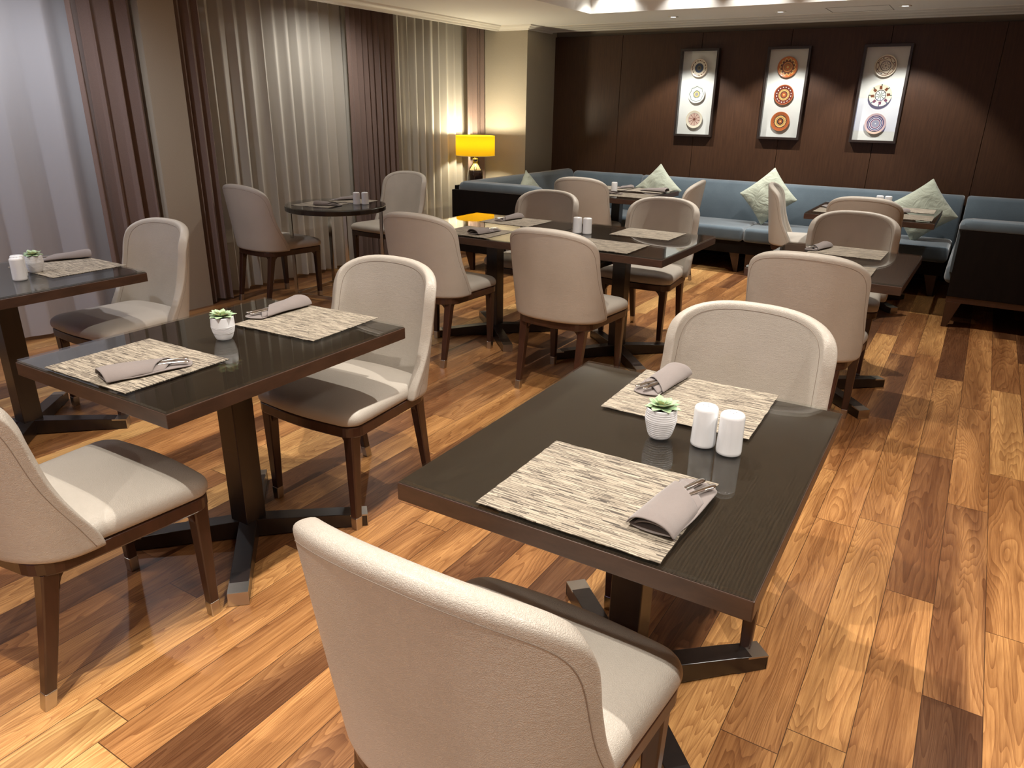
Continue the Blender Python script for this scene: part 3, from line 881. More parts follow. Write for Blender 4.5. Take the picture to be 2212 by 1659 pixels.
# ------------------------------------------------------------------ napkins and cutlery
def make_napkin(mat, seed=0, L=0.255, W=0.096, H=0.036):
    """pocket fold: mouth of the roll at -y, cutlery leaving at +y"""
    rnd = random.Random(seed)
    # lower sheet: flat tongue that rises into a lip at the rolled end
    nx, ny = 12, 20; vs = []; fs = []
    for j in range(ny + 1):
        v = j / ny
        for i in range(nx + 1):
            u = -1 + 2 * i / nx
            y = -L / 2 + 0.004 + (L - 0.004) * v - 0.018 * abs(u) ** 2 * (v > 0.9) 
            hw = W / 2 * (0.98 - 0.10 * v)
            x = u * hw + 0.006 * math.sin(v * 3)
            z = 0.004 + 0.006 * (1 - v) * (u * u) + 0.0015 * math.sin(v * 9 + u * 2)
            vs.append((x, y, z))
    for j in range(ny):
        for i in range(nx):
            a = j * (nx + 1) + i; fs.append((a, a + 1, a + nx + 2, a + nx + 1))
    root = MB().add(vs, fs).build('folded_napkin', mat, None, smooth=True, solid=0.0045, soff=0)
    root.modifiers.new('sub', 'SUBSURF').render_levels = 1
    # upper wrap, arched, with a diagonal edge
    nx, ny = 20, 22; vs = []; fs = []
    for j in range(ny + 1):
        v = j / ny
        for i in range(nx + 1):
            u = -1 + 2 * i / nx
            yend = L / 2 - 0.085 - 0.045 * u
            y = -L / 2 - 0.004 * math.cos(u * 1.5) + (yend + L / 2) * v
            hw = W / 2 * (1.03 - 0.10 * v)
            x = u * hw
            hh = H * (1 - 0.55 * v ** 0.8)
            arch = (1 - abs(u) ** 2.6) ** 0.75
            z = 0.0075 + hh * arch * (1 - 0.22 * (1 + u) * (1 - v) * 0.5) + 0.0012 * math.sin(7 * v + 3 * u)
            if v < 0.12: z -= (0.12 - v) * 0.05 * arch
            vs.append((x, y, z))
    for j in range(ny):
        for i in range(nx):
            a = j * (nx + 1) + i; fs.append((a, a + 1, a + nx + 2, a + nx + 1))
    wr = MB().add(vs, fs).build('upper_wrap', mat, root, smooth=True, solid=0.004, soff=0)
    wr.modifiers.new('sub', 'SUBSURF').render_levels = 1
    # inner fold seen in the mouth and beside the cutlery
    vs = []; fs = []; nx, ny = 14, 18
    for j in range(ny + 1):
        v = j / ny
        for i in range(nx + 1):
            u = -1 + 2 * i / nx
            yend = L / 2 - 0.060 - 0.035 * u
            y = -L / 2 + 0.010 + (yend + L / 2 - 0.010) * v
            x = u * W / 2 * (0.86 - 0.04 * v) + 0.004
            z = 0.0065 + H * 0.42 * (1 - 0.45 * v) * (1 - abs(u) ** 2.2) ** 0.8
            vs.append((x, y, z))
    for j in range(ny):
        for i in range(nx):
            a = j * (nx + 1) + i; fs.append((a, a + 1, a + nx + 2, a + nx + 1))
    MB().add(vs, fs).build('inner_fold', mat, root, smooth=True, solid=0.003, soff=0)
    return root
def make_handle(kind):
    """steel cutlery handle, flared end towards +y"""
    root_pts = []
    n = 14; m = MB(); rings = []
    Lh = 0.15
    for k in range(n + 1):
        t = k / n; y = -Lh * 0.55 + Lh * t
        wdt = 0.0032 + 0.0065 * (t ** 2.2) if kind == 'fork' else 0.0040 + 0.0050 * (t ** 1.6)
        if t > 0.93: wdt *= (1 - ((t - 0.93) / 0.07) ** 2 * 0.55)
        th = 0.0016 + (0.0012 if kind == 'fork' else 0.0022) * (0.4 + 0.6 * t)
        z = 0.004 * math.sin(t * PI) + 0.004 * t
        rings.append([(wdt * math.cos(2 * PI * i / 12), y, z + th * math.sin(2 * PI * i / 12)) for i in range(12)])
    m.loft(rings)
    return m.build('table_fork' if kind == 'fork' else 'table_knife', CHROME, None, smooth=True, subsurf=1)
nap = make_napkin(NAPKIN, 1)
napdk = make_napkin(NAPDK, 2)
knife = make_handle('knife'); fork = make_handle('fork')
NZ = MZ + 0.0017
def put_napkin(x, y, rz, where, dark=False, cut=2, s=1.0, cat='napkin', sz=1.0, z=NZ):
    p = napdk if dark else nap
    o = place(p, (x, y, z), math.radians(rz), where, 'napkin', 'pocket-folded cloth napkins', (s, s, s * sz))
    return o
def put_cutlery(nx, ny, rz, wh, s=1.0, z=NZ, both=True):
    R = math.radians(rz)
    def W(lx, ly): return (nx + (lx * math.cos(R) - ly * math.sin(R)) * s, ny + (lx * math.sin(R) + ly * math.cos(R)) * s)
    x, y = W(-0.006, 0.052)
    place(knife, (x, y, z + 0.0125), R - 0.22, 'steel knife handle in the napkin ' + wh, 'knife', 'steel knives in napkins', (s, s, s))
    if both:
        x, y = W(0.014, 0.046)
        place(fork, (x, y, z + 0.0115), R - 0.34, 'slim steel fork handle in the napkin ' + wh, 'fork', 'steel forks in napkins', (s, s, s))
NAPS = [(-0.388, 1.268, -4, 'on the placemat nearest the camera', False, True, 1.0),
        (-0.672, 1.918, 176, 'behind the ribbed pot on the front table', False, True, 0.92),
        (-1.975, 1.155, -14, 'left of the bluish pot', False, True, 1.0),
        (-2.186, 1.825, 182, 'right of the bluish pot', False, True, 1.05),
        (-3.81, 1.885, 160, 'on the table at the left edge', False, True, 1.0),
        (-2.60, 3.865, -6, 'on the near left of the double table', False, True, 0.98),
        (-2.785, 4.43, 172, 'on the far left of the double table', False, True, 0.95),
        (-0.735, 4.565, 165, 'on the right middle table', False, True, 0.85)]
for (x, y, r, wh, dk, cut, s) in NAPS:
    put_napkin(x, y, r, 'taupe pocket-folded napkin ' + wh, dk, s=s)
    if cut: put_cutlery(x, y, r, wh, s)
put_napkin(-4.31, 4.20, -60, 'dark rolled napkin on the near placemat of the round table', True, s=0.85)
put_napkin(-4.46, 4.53, 150, 'pale taupe napkin behind the shakers of the round table', False, s=0.9)
put_napkin(-2.93, 6.43, -70, 'dark crumpled napkin beside the lone tall shaker on the left banquette table', True, s=0.95)
put_napkin(-3.03, 6.98, 150, 'small pale napkin behind the lone tall shaker on the left banquette table', False, s=0.8)
put_napkin(-2.68, 6.90, 85, 'long rolled napkin in front of the leaning cushion on the left banquette table', False, s=1.1)
put_napkin(-1.03, 6.66, 30, 'pale napkin at the left corner of the right banquette table', False, s=0.9)
put_napkin(-0.55, 6.70, 120, 'taupe napkin near the far right placemat of the right banquette table', False, s=0.85)

# ------------------------------------------------------------------ shakers, pots
def make_shaker():
    root = empty('shaker')
    prof = [(0.0, 0.0), (0.0265, 0.0), (0.0292, 0.002), (0.0296, 0.008), (0.0285, 0.05), (0.0283, 0.090), (0.0272, 0.096), (0.0235, 0.0995), (0.012, 0.1010), (0.0, 0.1013)]
    MB().lathe(prof, 40, cap=False).build('body', PORC, root, smooth=True)
    h = MB()
    for k in range(3):
        a = 2 * PI * k / 3 + 0.4; cx, cy = 0.008 * math.cos(a), 0.008 * math.sin(a)
        h.lathe([(0.0, 0.1019), (0.0009, 0.1018), (0.0010, 0.1009)], 8, cx, cy, cap=False)
    h.build('pouring_holes', HOLE, root)
    return root
shaker = make_shaker()
for (x, y, l, s) in [(-0.442, 1.592, 'white porcelain shaker beside the ribbed pot, left of the pair on the front table', 1.0),
                  (-0.377, 1.582, 'white porcelain shaker, right of the pair on the front table', 1.0),
                  (-3.508, 1.545, 'white porcelain shaker standing in front on the table at the left edge', 0.98),
                  (-3.565, 1.575, 'white porcelain shaker half hidden behind another on the table at the left edge', 0.98),
                  (-2.13, 4.215, 'white shaker, left of the pair on the double table', 1.0),
                  (-2.065, 4.225, 'white shaker, right of the pair on the double table', 1.0),
                  (-4.185, 4.385, 'white shaker, left of the pair on the round table', 0.95),
                  (-4.135, 4.43, 'white shaker, right of the pair on the round table', 0.95),
                  (-2.93, 6.53, 'lone tall white shaker on the left banquette table', 1.0),
                  (-0.70, 6.97, 'white shaker peeking over a chair back, left of the pair on the right banquette table', 1.0),
                  (-0.635, 6.975, 'white shaker peeking over a chair back, right of the pair on the right banquette table', 1.0)]:
    place(shaker, (x, y, 0.7502), random.uniform(0, 3), l, 'shaker', 'white salt and pepper shakers', (s, s, s))

def pot_profile(ribs):
    pts = [(0.0, 0.0), (0.021, 0.0), (0.0245, 0.0015)]
    H = 0.078; n = 150
    for i in range(n + 1):
        t = i / n; z = 0.003 + (H - 0.005) * t
        r = 0.0250 + 0.0135 * min(1, (t / 0.62)) ** 0.62 - 0.0016 * max(0, (t - 0.6) / 0.4)
        if ribs == 'full':
            if 0.05 < t < 0.95: r += 0.0009 * abs(math.sin(t * PI * 13)) ** 0.6 - 0.0006
        else:
            if 0.28 < t < 0.62: r += 0.0005 * math.sin(t * 130) + 0.0004
        pts.append((r, z))
    r = pts[-1][0]
    pts += [(r - 0.0005, H), (r - 0.003, H), (r - 0.0038, H - 0.002), (r - 0.0042, H - 0.012), (0.0, H - 0.012)]
    return pts
def make_pot(ribs, seed):
    rnd = random.Random(seed)
    root = empty('potted_succulent')
    MB().lathe(pot_profile(ribs), 56, cap=False).build('pot', MATTPOT, root, smooth=True)
    MB().lathe([(0.0, 0.0665), (0.018, 0.067), (0.0335, 0.0662), (0.0335, 0.064)], 24, cap=False).build('soil', SOIL, root, smooth=True)
    m = MB()
    for ring, (cnt, ln, tilt, wd) in enumerate(((7, 0.046, 0.20, 0.0115), (7, 0.037, 0.48, 0.011), (5, 0.026, 0.85, 0.009), (4, 0.016, 1.2, 0.0055))):
        for k in range(cnt):
            a = 2 * PI * k / cnt + ring * 0.5 + rnd.uniform(-0.15, 0.15)
            l = ln * rnd.uniform(0.88, 1.1)
            if l > 0.05: l *= 0.97
            tl = tilt * rnd.uniform(0.85, 1.15)
            rings = []
            for i in range(8):
                t = i / 7
                wv = wd * (0.35 + 1.0 * math.sin(min(1, t * 1.35) * PI / 2)) * ((1 - t ** 5) if t < 1 else 0.02) 
                if t > 0.72: wv *= 1 - ((t - 0.72) / 0.28) ** 1.5 * 0.93
                th = 0.0022 * (1 - 0.75 * t) + 0.0003
                rr = 0.003 + l * t * math.cos(tl * (1 - 0.25 * t)); zz = 0.076 + ring * 0.0022 + l * t * math.sin(tl) - 0.004 * t * t * (ring == 0)
                cc = []
                for q in range(8):
                    b = 2 * PI * q / 8
                    lx = wv * math.cos(b); lz = th * math.sin(b) + 0.20 * abs(lx) - 0.0
                    cc.append((rr * math.cos(a) - lx * math.sin(a), rr * math.sin(a) + lx * math.cos(a), zz + lz))
                rings.append(cc)
            m.loft(rings)
    # short stem holding the rosette
    m.lathe([(0.004, 0.066), (0.004, 0.080)], 10)
    m.build('rosette', GREEN, root, smooth=True, subsurf=1)
    return root
p1 = make_pot('full', 1)
tag(p1, 'small succulent in a white pot with fine horizontal ribs, on the front table', 'potted plant', 'potted succulents').location = (-0.545, 1.575, 0.7502)
p2 = make_pot('mid', 5)
tag(p2, 'small succulent in a bluish white pot on the left front table', 'potted plant', 'potted succulents').location = (-2.065, 1.492, 0.7502)
p3 = make_pot('full', 8)
tag(p3, 'small succulent in a white pot behind the shakers on the table at the left edge', 'potted plant', 'potted succulents').location = (-3.615, 1.665, 0.7502)

# ------------------------------------------------------------------ banquette
def cushion_box(m_name, x0, x1, y0, y1, z0, z1, parent, r=0.035, mat=BLUE):
    return MB().box(x0, x1, y0, y1, z0, z1).build(m_name, mat, parent, smooth=True, bevel=r, seg=5)
def v_leg(parent, x, y, w=0.05, h=0.17, along='x', sgn=1):
    m = MB()
    # tapered splayed block leg
    d = 0.03 * sgn
    if along == 'x':
        m.loft([[(x + d - 0.018, y - 0.018, 0), (x + d + 0.018, y - 0.018, 0), (x + d + 0.018, y + 0.018, 0), (x + d - 0.018, y + 0.018, 0)],
                [(x - w, y - 0.025, h), (x + w, y - 0.025, h), (x + w, y + 0.025, h), (x - w, y + 0.025, h)]])
    return m.build('leg', CHWOOD, parent, bevel=0.002)
YS = 7.17          # front of the main seat
bq = empty('banquette', (0, 0, 0), 0, 'long slate blue banquette bench along the panelled wall under the framed plates', 'banquette', 'blue banquette sections')
cushion_box('seat_cushion', -3.55, -1.852, YS, 7.74, 0.31, 0.445, bq)
cushion_box('seat_cushion', -1.848, -0.12, YS, 7.74, 0.31, 0.445, bq)
def back_block(x0, x1, parent):
    # slightly reclined back pad
    prof = [(7.70, 0.40), (7.72, 0.60), (7.755, 0.79), (7.785, 0.815), (7.83, 0.822), (7.885, 0.81), (7.90, 0.78), (7.90, 0.30), (7.72, 0.30)]
    m = MB()
    r = []
    n = 9
    xs = [x0, x0 + 0.006, x0 + 0.02] + [x0 + (x1 - x0) * i / n for i in range(1, n)] + [x1 - 0.02, x1 - 0.006, x1]
    for x in xs:
        e = min(x - x0, x1 - x)
        k = 0.016 if e < 0.002 else (0.006 if e < 0.008 else 0.0)
        r.append([(x, y + (k if z > 0.35 and y < 7.8 else -k * 0.5), z - (k if z > 0.7 else 0)) for y, z in prof])
    m.loft(r)
    return m.build('back_cushion', BLUE, parent, smooth=True, bevel=0.012, seg=3)
back_block(-3.165, -0.10, bq)
back_block(-4.01, -3.175, bq)
MB().box(-3.55, -0.13, YS + 0.05, 7.88, 0.19, 0.31).build('base_rail', BLACKPANEL, bq, bevel=0.003)
MB().box(-3.9, -0.1, 7.91, 7.97, 0.03, 0.78).build('rear_panel', BLACKPANEL, bq)
for x, s in ((-3.40, 1), (-1.93, 1), (-1.77, -1), (-0.22, 1)):
    v_leg(bq, x, YS + 0.11, 0.05, 0.19, 'x', s)
for x, s in ((-3.40, 1), (-1.85, 1), (-0.22, 1)):
    v_leg(bq, x, 7.82, 0.05, 0.19, 'x', s)

# left wing
lw = empty('banquette', (0, 0, 0), 0, 'left arm section of the blue banquette beside the corner pillar and table lamp', 'banquette', 'blue banquette sections')
cushion_box('seat_cushion', -4.05, -3.50, 5.86, 7.16, 0.31, 0.445, lw)
prof = [(-4.02, 0.40), (-4.045, 0.60), (-4.07, 0.79), (-4.10, 0.826), (-4.14, 0.834), (-4.18, 0.82), (-4.20, 0.78), (-4.20, 0.30), (-4.04, 0.30)]
m = MB(); m.loft([[(x, y, z) for x, z in prof] for y in [5.78, 5.80, 6.0, 6.4, 6.8, 7.2, 7.6, 7.86, 7.88, 7.90]])
m.build('back_cushion', BLUE, lw, smooth=True, bevel=0.015, seg=3)
MB().box(-4.25, -3.34, 5.745, 5.79, 0.18, 0.755).build('side_panel', BLACKPANEL, lw, bevel=0.003)
# arm pad: sloping soft roll over the end panel
m = MB(); rr = []
for i, x in enumerate([-4.17, -4.16, -4.12, -3.9, -3.6, -3.42, -3.35, -3.325, -3.315]):
    zt = 0.838 - 0.0 * i; k = [0.03, 0.012, 0, 0, 0, 0, 0.006, 0.02, 0.045][i]
    rr.append([(x, 5.742 + k * 0.4, 0.757), (x, 5.738 + k * 0.6, zt - 0.035 - k * 0.5), (x, 5.752 + k * 0.6, zt - 0.010 - k), (x, 5.785, zt - k), (x, 5.84, zt - k), (x, 5.875, zt - 0.012 - k), (x, 5.892 - k * 0.5, zt - 0.04 - k), (x, 5.89 - k * 0.5, 0.757 - 0.3), (x, 5.80, 0.757 - 0.3), (x, 5.795, 0.757)])
m.loft(rr); m.build('arm_pad', BLUE, lw, smooth=True, bevel=0.004, seg=2)
MB().box(-4.16, -3.58, 5.80, 7.1, 0.19, 0.31).build('base_rail', BLACKPANEL, lw)
MB().box(-4.25, -4.21, 5.792, 7.9, 0.19, 0.79).build('rear_panel', BLACKPANEL, lw)
for (x, y) in ((-4.08, 5.80), (-3.43, 5.80), (-3.66, 7.0), (-4.08, 7.0)): v_leg(lw, x, y, 0.045, 0.19, 'x', 1 if x < -3.8 else -1)
# right wing
rw = empty('banquette', (0, 0, 0), 0, 'right arm section of the blue banquette with a dark end panel at the right edge', 'banquette', 'blue banquette sections')
cushion_box('seat_cushion', -0.10, 0.80, 6.30, 7.72, 0.31, 0.445, rw, 0.045)
o = back_block(-0.08, 0.93, rw)
MB().box(-0.055, 0.98, 6.215, 6.26, 0.235, 0.722).build('side_panel', BLACKPANEL, rw, bevel=0.003)
m = MB(); rr = []
for i, x in enumerate([-0.075, -0.068, -0.045, 0.0, 0.3, 0.6, 0.9, 0.97, 0.985]):
    zt = 0.798; k = [0.045, 0.022, 0.006, 0, 0, 0, 0, 0.01, 0.03][i]
    rr.append([(x, 6.212 + k * 0.4, 0.722), (x, 6.207 + k * 0.6, zt - 0.035 - k * 0.5), (x, 6.222 + k * 0.6, zt - 0.010 - k), (x, 6.255, zt - k), (x, 6.31, zt - k), (x, 6.345, zt - 0.012 - k), (x, 6.362 - k * 0.5, zt - 0.04 - k), (x, 6.36 - k * 0.5, 0.40), (x, 6.27, 0.40), (x, 6.265, 0.722)])
m.loft(rr); m.build('arm_pad', BLUE, rw, smooth=True, bevel=0.004, seg=2)
MB().box(0.81, 0.93, 6.36, 7.70, 0.30, 0.80).build('back_cushion', BLUE, rw, smooth=True, bevel=0.03, seg=4)
MB().box(-0.055, 0.98, 6.222, 6.255, 0.19, 0.235).build('front_rail', CHWOOD, rw, bevel=0.002)
MB().box(-0.03, 0.95, 6.27, 7.7, 0.20, 0.305).build('base_rail', BLACKPANEL, rw)
for (x, y, s) in ((-0.0, 6.245, -1), (0.88, 6.245, 1), (0.0, 7.6, -1), (0.88, 7.6, 1)): v_leg(rw, x, y, 0.05, 0.195, 'x', s)

# ------------------------------------------------------------------ cushions
def scatter_cushion(x, y, z, s, tilt, roll, yaw, label, seed):
    """square pillow stood on one corner and leaned back; origin at its centre"""
    rnd = random.Random(seed)
    n = 22; h = s / 2; root = None
    def pt(u, v, side):
        pin = 1 - 0.07 * (1 - (abs(u) ** 2)) * (abs(v) ** 6)
        pin2 = 1 - 0.07 * (1 - (abs(v) ** 2)) * (abs(u) ** 6)
        x = u * h * pin2; y = v * h * pin
        th = 0.062 * max(0, (1 - abs(u) ** 2.6)) ** 0.6 * max(0, (1 - abs(v) ** 2.6)) ** 0.6
        wr = 0.006 * math.sin(9 * u * v + seed + 5 * u) * (1 - u * u) * (1 - v * v) + 0.005 * math.sin(14 * (u + v) + seed) * (abs(u * v)) 
        return (x, y, side * (th + 0.002) + wr * (1 if side > 0 else -1) * 0.8)
    m = MB()
    top = [[pt(-1 + 2 * i / n, -1 + 2 * j / n, 1) for i in range(n + 1)] for j in range(n + 1)]
    bot = [[pt(-1 + 2 * i / n, -1 + 2 * j / n, -1) for i in range(n + 1)] for j in range(n + 1)]
    vs = [p for r in top for p in r] + [p for r in bot for p in r]
    N = (n + 1) ** 2; fs = []
    for j in range(n):
        for i in range(n):
            a = j * (n + 1) + i
            fs.append((a, a + 1, a + n + 2, a + n + 1)); fs.append((N + a, N + a + n + 1, N + a + n + 2, N + a + 1))
    for i in range(n):
        for (a, b) in ((i, i + 1), (n * (n + 1) + i + 1, n * (n + 1) + i), ((i + 1) * (n + 1), i * (n + 1)), (i * (n + 1) + n, (i + 1) * (n + 1) + n)):
            fs.append((a, b, N + b, N + a))
    m.add(vs, fs)
    o = m.build('throw_pillow', PALE, None, smooth=True, subsurf=1)
    o.matrix_world = Matrix.Translation((x, y, z)) @ Matrix.Rotation(yaw, 4, 'Z') @ Matrix.Rotation(PI / 2 + tilt, 4, 'X') @ Matrix.Rotation(roll, 4, 'Z')
    return tag(o, label, 'cushion', 'pale sage throw pillows')
D = math.radians
scatter_cushion(-1.745, 7.535, 0.715, 0.40, D(-14), D(42), 0, 'pale sage throw pillow standing on its corner between the middle chairs', 3)
scatter_cushion(-2.90, 7.565, 0.70, 0.385, D(-13), D(46), 0, 'pale sage throw pillow propped behind the left banquette table', 6)
scatter_cushion(-0.395, 7.50, 0.695, 0.41, D(-17), D(38), D(4), 'crumpled pale sage throw pillow behind the right banquette table', 9)
scatter_cushion(-3.86, 6.55, 0.66, 0.36, D(-14), D(45), D(88), 'pale sage throw pillow half hidden on the left arm section behind its blue arm', 12)

# ------------------------------------------------------------------ framed plates
CREAM = plain('plate_cream', (222, 212, 192), 0.22); BLU = plain('plate_blue', (62, 76, 98), 0.22); OLIV = plain('plate_olive', (112, 104, 82), 0.25)
BRN = plain('plate_brown', (112, 66, 46), 0.25); ORG = plain('plate_orange', (196, 112, 62), 0.2); YEL = plain('plate_yellow', (226, 196, 122), 0.25)
DRK = plain('plate_dark', (52, 48, 56), 0.22); RED = plain('plate_maroon', (112, 52, 46), 0.2); GRN = plain('plate_green', (70, 96, 96), 0.25); WHT = plain('plate_white', (226, 224, 214), 0.2)
GREY = plain('plate_grey', (150, 150, 152), 0.25); TERR = plain('plate_terracotta', (178, 98, 58), 0.2); PNK = plain('plate_pinkish', (206, 176, 160), 0.25)
PM = [CREAM, BLU, OLIV, BRN, ORG, YEL, DRK, RED, GRN, WHT, GREY, TERR, PNK]
cC, cB, cO, cN, cA, cY, cD, cR, cG, cW, cE, cT, cP = range(13)
def scal(a, n, r, r0, amp): return r < r0 + amp * abs(math.sin(a * n / 2))
def petal(a, n): return abs(math.sin(a * n / 2))
def pat_a(r, a):
    if r < .10: return cD
    if r < .26: return cO
    if scal(a, 24, r, .47, .07): return cB
    if .76 + .03 * math.sin(a * 13) < r < .83 + .03 * math.sin(a * 17 + 1): return cN
    return cC if r < .93 else cP
def pat_b(r, a):
    if r < .20: return cE
    if r < .31: return cY
    if scal(a, 16, r, .34, .12): return cG
    if abs(r - (.80 + .04 * math.cos(a * 8))) < .03: return cG
    return cW
def pat_c(r, a):
    if r < .14: return cN
    if r < .68 and petal(a + .2, 10) < .16 / max(r, .2) * .75: return cR
    if r < .70: return cP
    if r < .74: return cE
    return cC
def pat_d(r, a):
    if r < .12: return cY
    if r < .28: return cA
    if r < .35: return cD if petal(a, 26) > .5 else cY
    if r < .44: return cY if r > .40 else cT
    if abs(r - (.60 + .20 * petal(a, 12))) < .045: return cY
    if .50 < r < .58 + .16 * petal(a, 12): return cN
    return cA
def pat_e(r, a):
    if r < .10: return cY
    if r < .24: return cT
    if r < .38: return cD if petal(a, 20) > .35 else cT
    if r < .43: return cY
    if r < .52: return cY if petal(a, 30) > .5 else cN
    if r < .57: return cY
    if .70 < r < .80 and petal(a, 16) > .86: return cW
    return cR if r < .90 else cT
def pat_f(r, a):
    if r < .10: return cY
    if r < .24: return cT
    if r < .36: return cD
    if r < .42: return cY
    if r < .48: return cT
    if scal(a, 18, r, .54, .09): return cY
    if scal(a, 18, r, .62, .09): return cD
    return cT if r < .94 else cA
def pat_g(r, a):
    if r < .42:
        if abs(r - .28) < .05 and petal(a, 8) > .88: return cD
        return cC if (r > .05) else cD
    if r < .46: return cD
    if abs(r - (.66 + .08 * math.cos(a * 5))) < .03: return cN
    if abs(r - .74) < .04 and petal(a, 8) > .95: return cD
    if abs(r - .86) < .025: return cN
    return cC
def pat_h(r, a):
    if r < .44: return cG if petal(a, 9) < .18 / max(r, .15) * .6 else cW
    if r < .50: return cD
    if .56 < r < .84 and petal(a + .3, 8) > .98 - .24 * (.84 - r) / .28 - .10: return cN
    if r > .76 and petal(a, 8) < .12: return cG
    return cC
def pat_i(r, a):
    if r < .06: return cW
    if r < .34: return cE
    if r < .42: return cP
    if r < .50: return cR if petal(a, 30) > .5 else cB
    if r < .56: return cW
    if r < .66: return cB
    if r < .70: return cP
    if r < .78: return cD if petal(a, 40) > .5 else cB
    return cP
def make_plate(pat, R, parent, lx, lz, y):
    n, k = 120, 34; m = MB()
    prof = lambda t: 0.004 + 0.010 * max(0, (t - 0.45) / 0.55) ** 1.5
    vs = []
    for j in range(k + 1):
        t = max(j / k, 0.004)
        for i in range(n):
            a = 2 * PI * i / n
            vs.append((lx + R * t * math.cos(a), y - prof(t), lz + R * t * math.sin(a)))
    fs = []; mi = []
    for j in range(k):
        for i in range(n):
            i2 = (i + 1) % n
            fs.append((j * n + i, j * n + i2, (j + 1) * n + i2, (j + 1) * n + i)); mi.append(pat((j + .5) / k, 2 * PI * (i + .5) / n))
    base = len(vs)
    for (rr, dy) in ((1.012, 0.013), (1.0, 0.009), (0.6, 0.0)):
        for i in range(n):
            a = 2 * PI * i / n; vs.append((lx + R * rr * math.cos(a), y - dy, lz + R * rr * math.sin(a)))
    rows = [k * n, base, base + n, base + 2 * n]
    for p, q2 in zip(rows[:-1], rows[1:]):
        for i in range(n):
            i2 = (i + 1) % n; fs.append((p + i, p + i2, q2 + i2, q2 + i)); mi.append(cC if pat not in (pat_d, pat_e, pat_f) else cT)
    m.v = vs; m.f = fs; m.mi = mi
    me = bpy.data.meshes.new('plate'); me.from_pydata(vs, [], fs)
    for mt in PM: me.materials.append(mt)
    for p, i in zip(me.polygons, mi): p.material_index = i; p.use_smooth = True
    o = bpy.data.objects.new('plate', me); COL.objects.link(o); o.parent = parent
    return o
def picture(cx, pats, label, Rr):
    root = empty('framed_plates', (cx, YB - 0.001, 1.657), 0, label, 'picture', 'framed decorative plates on the panelled wall')
    hw, hh, t, dp = 0.203, 0.425, 0.022, 0.062
    fr = MB()
    def sq(a, b, y): return [(-a, y, -b), (a, y, -b), (a, y, b), (-a, y, b)]
    vs = sq(hw, hh, 0) + sq(hw, hh, -dp) + sq(hw - t, hh - t, -dp) + sq(hw - t, hh - t, -0.012)
    fs = []
    for k in range(3):
        for i in range(4):
            j = (i + 1) % 4; fs.append((k * 4 + i, k * 4 + j, k * 4 + 4 + j, k * 4 + 4 + i))
    fs += [(0, 1, 13, 12), (1, 2, 14, 13), (2, 3, 15, 14), (3, 0, 12, 15)]
    fr.add(vs, fs); fr.build('frame', FRAMEBLK, root, bevel=0.0015, seg=1)
    MB().box(-hw + t, hw - t, -0.012, -0.002, -hh + t, hh - t).build('mount', MOUNT, root)
    for i, p in enumerate(pats):
        make_plate(p, Rr[i], root, 0.0, (0.243, -0.008, -0.255)[i], -0.022)
    MB().box(-hw + t, hw - t, -0.056, -0.053, -hh + t, hh - t).build('glazing', PANE, root)
picture(-2.712, (pat_a, pat_b, pat_c), 'tall black shadow frame at left holding blue, green and spoked pale plates', (0.088, 0.088, 0.088))
picture(-1.828, (pat_d, pat_e, pat_f), 'tall black shadow frame in the middle holding three orange and maroon plates', (0.094, 0.092, 0.090))
picture(-0.960, (pat_g, pat_h, pat_i), 'tall black shadow frame at right holding cream plates and a blue ringed plate', (0.094, 0.096, 0.092))

# ------------------------------------------------------------------ lamp and side table
st = empty('side_table', (-4.69, 6.90, 0), 0, 'small round dark side table under the yellow lamp in the corner', 'side table')
MB().lathe([(0.0, 0.492), (0.285, 0.492), (0.295, 0.497), (0.295, 0.515), (0.29, 0.52), (0.0, 0.52)], 48, cap=False).build('tabletop', BASEWOOD, st)
MB().lathe([(0.262, 0.43), (0.275, 0.43), (0.275, 0.492), (0.262, 0.492), (0.262, 0.43)], 40, cap=False).build('apron', BASEWOOD, st)
for k in range(4):
    a = PI / 4 + k * PI / 2 + 0.3; cx, cy = 0.25 * math.cos(a), 0.25 * math.sin(a)
    MB().box(cx - 0.016, cx + 0.016, cy - 0.016, cy + 0.016, 0, 0.492).build('leg', BASEWOOD, st, bevel=0.002)
lp = empty('table_lamp', (-4.78, 6.90, 0.5205), 0, 'table lamp with a glowing yellow drum shade and dark glossy bottle base', 'lamp')
MB().lathe([(0.0, 0), (0.072, 0), (0.078, 0.006), (0.083, 0.03), (0.088, 0.12), (0.090, 0.25), (0.084, 0.295), (0.066, 0.335), (0.042, 0.368), (0.028, 0.386), (0.025, 0.42), (0.0, 0.42)], 40, cap=False).build('base', LAMPGLZ, lp, smooth=True)
MB().lathe([(0.0, 0.419), (0.028, 0.419), (0.030, 0.424), (0.030, 0.436), (0.012, 0.440), (0.012, 0.45), (0.02, 0.455), (0.02, 0.49), (0.0, 0.495)], 24, cap=False).build('neck', CHROME, lp, smooth=True)
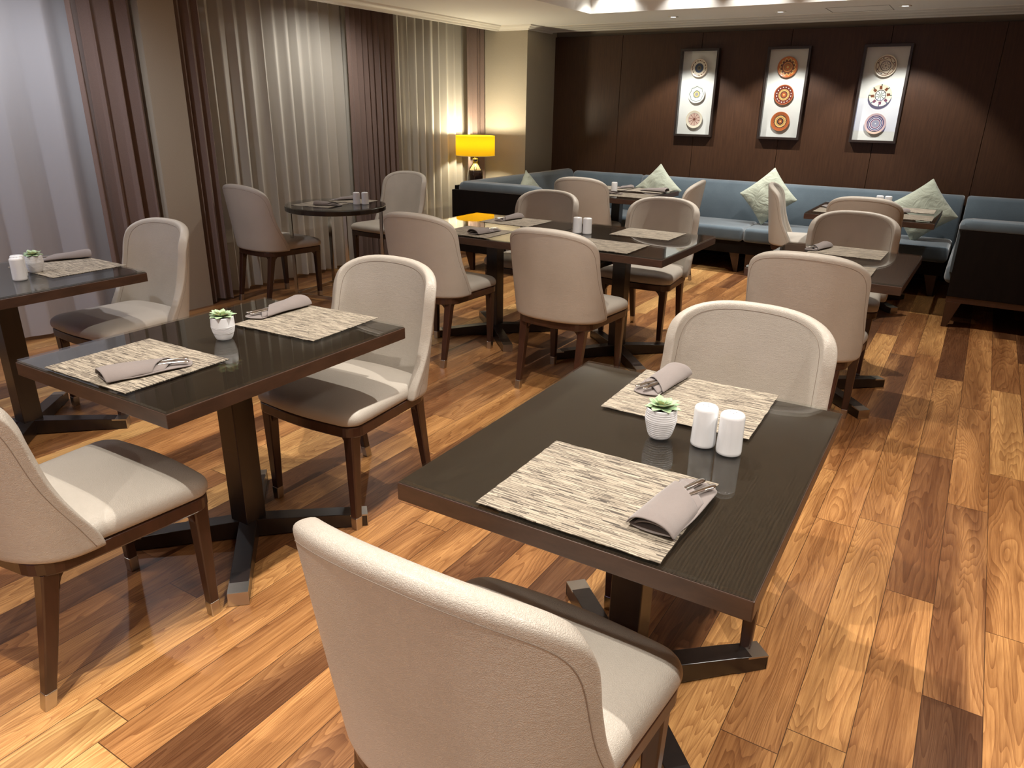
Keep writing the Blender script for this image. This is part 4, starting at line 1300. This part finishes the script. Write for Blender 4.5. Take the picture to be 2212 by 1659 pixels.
# pale oval plaque with a ring handle on the shoulder of the bottle
dirc = Vector((4.80, -6.90, 0)).normalized(); pm = MB(); rr = []
for j in range(7):
    t = j / 6; z = 0.315 + 0.070 * t
    rb = interp([(0.25, 0.090), (0.295, 0.084), (0.335, 0.066), (0.368, 0.042), (0.386, 0.028)], z) + 0.002
    hwid = 0.95 * math.sqrt(max(0, 1 - (1.15 * (1 - t)) ** 4 * 0.0)) * (1 - 0.2 * t)
    rr.append([(rb * math.cos(b), rb * math.sin(b), z) for b in [math.atan2(dirc.y, dirc.x) + hwid * (-1 + 2 * i / 10) for i in range(11)]])
pm.loft(rr, cap=False, close=False)
pm.build('plaque', plain('pale_gold_plaque', (214, 204, 170), 0.3, 0.3), lp, smooth=True)
rz_ = []
cx, cy, cz = dirc.x * 0.072, dirc.y * 0.072, 0.338
side = Vector((-dirc.y, dirc.x, 0))
for i in range(17):
    a = 2 * PI * i / 16
    rz_.append((cx + side.x * 0.013 * math.cos(a), cy + side.y * 0.013 * math.cos(a), cz + 0.017 * math.sin(a)))
MB().tube(rz_, 0.0035, 8).build('ring', CHROME, lp, smooth=True)
MB().lathe([(0.213, 0.468), (0.2135, 0.675)], 64, cap=False).build('shade', SHADE, lp, smooth=True, solid=0.002)
MB().lathe([(0.2155, 0.466), (0.2155, 0.471)], 64, cap=False).build('lower_trim', plain('pale_trim', (250, 230, 160), 0.6), lp, smooth=True, solid=0.002)
sp_ = MB()
for k in range(3):
    a = 2 * PI * k / 3; sp_.tube([(0, 0, 0.66), (0.213 * math.cos(a), 0.213 * math.sin(a), 0.66)], 0.002, 6)
sp_.tube([(0, 0, 0.46), (0, 0, 0.665)], 0.004, 8)
sp_.build('spider', CHROME, lp)
MB().lathe([(0.0, 0.49), (0.014, 0.50), (0.018, 0.53), (0.028, 0.565), (0.026, 0.59), (0.012, 0.605), (0.0, 0.607)], 20, cap=False).build('bulb', emis('bulb_glow', (1.0, 0.82, 0.5), 6), lp, smooth=True)
for dz in (0.0,):
    l = bpy.data.lights.new('lamp_bulb', 'POINT'); l.energy = 32; l.color = (1.0, 0.88, 0.64); l.shadow_soft_size = 0.035
    o = bpy.data.objects.new('lamp_bulb', l); COL.objects.link(o); o.location = (-4.78, 6.90, 0.5205 + 0.645)

# blue-lit wall screen behind the camera, seen mirrored in the glazing of the right frame
tv = empty('wall_screen', (-2.35, YF + 0.001, 1.45), 0, 'blue lit wall screen opposite the panelled wall, mirrored in the right picture glass', 'screen')
MB().box(-0.62, 0.62, 0.0, 0.04, -0.38, 0.38).build('housing', plain('black_plastic', (16, 16, 18), 0.3), tv, bevel=0.004)
MB().box(-0.59, 0.59, 0.0405, 0.0415, -0.35, 0.35).build('display', emis('blue_display', (0.16, 0.22, 1.0), 2.2), tv)
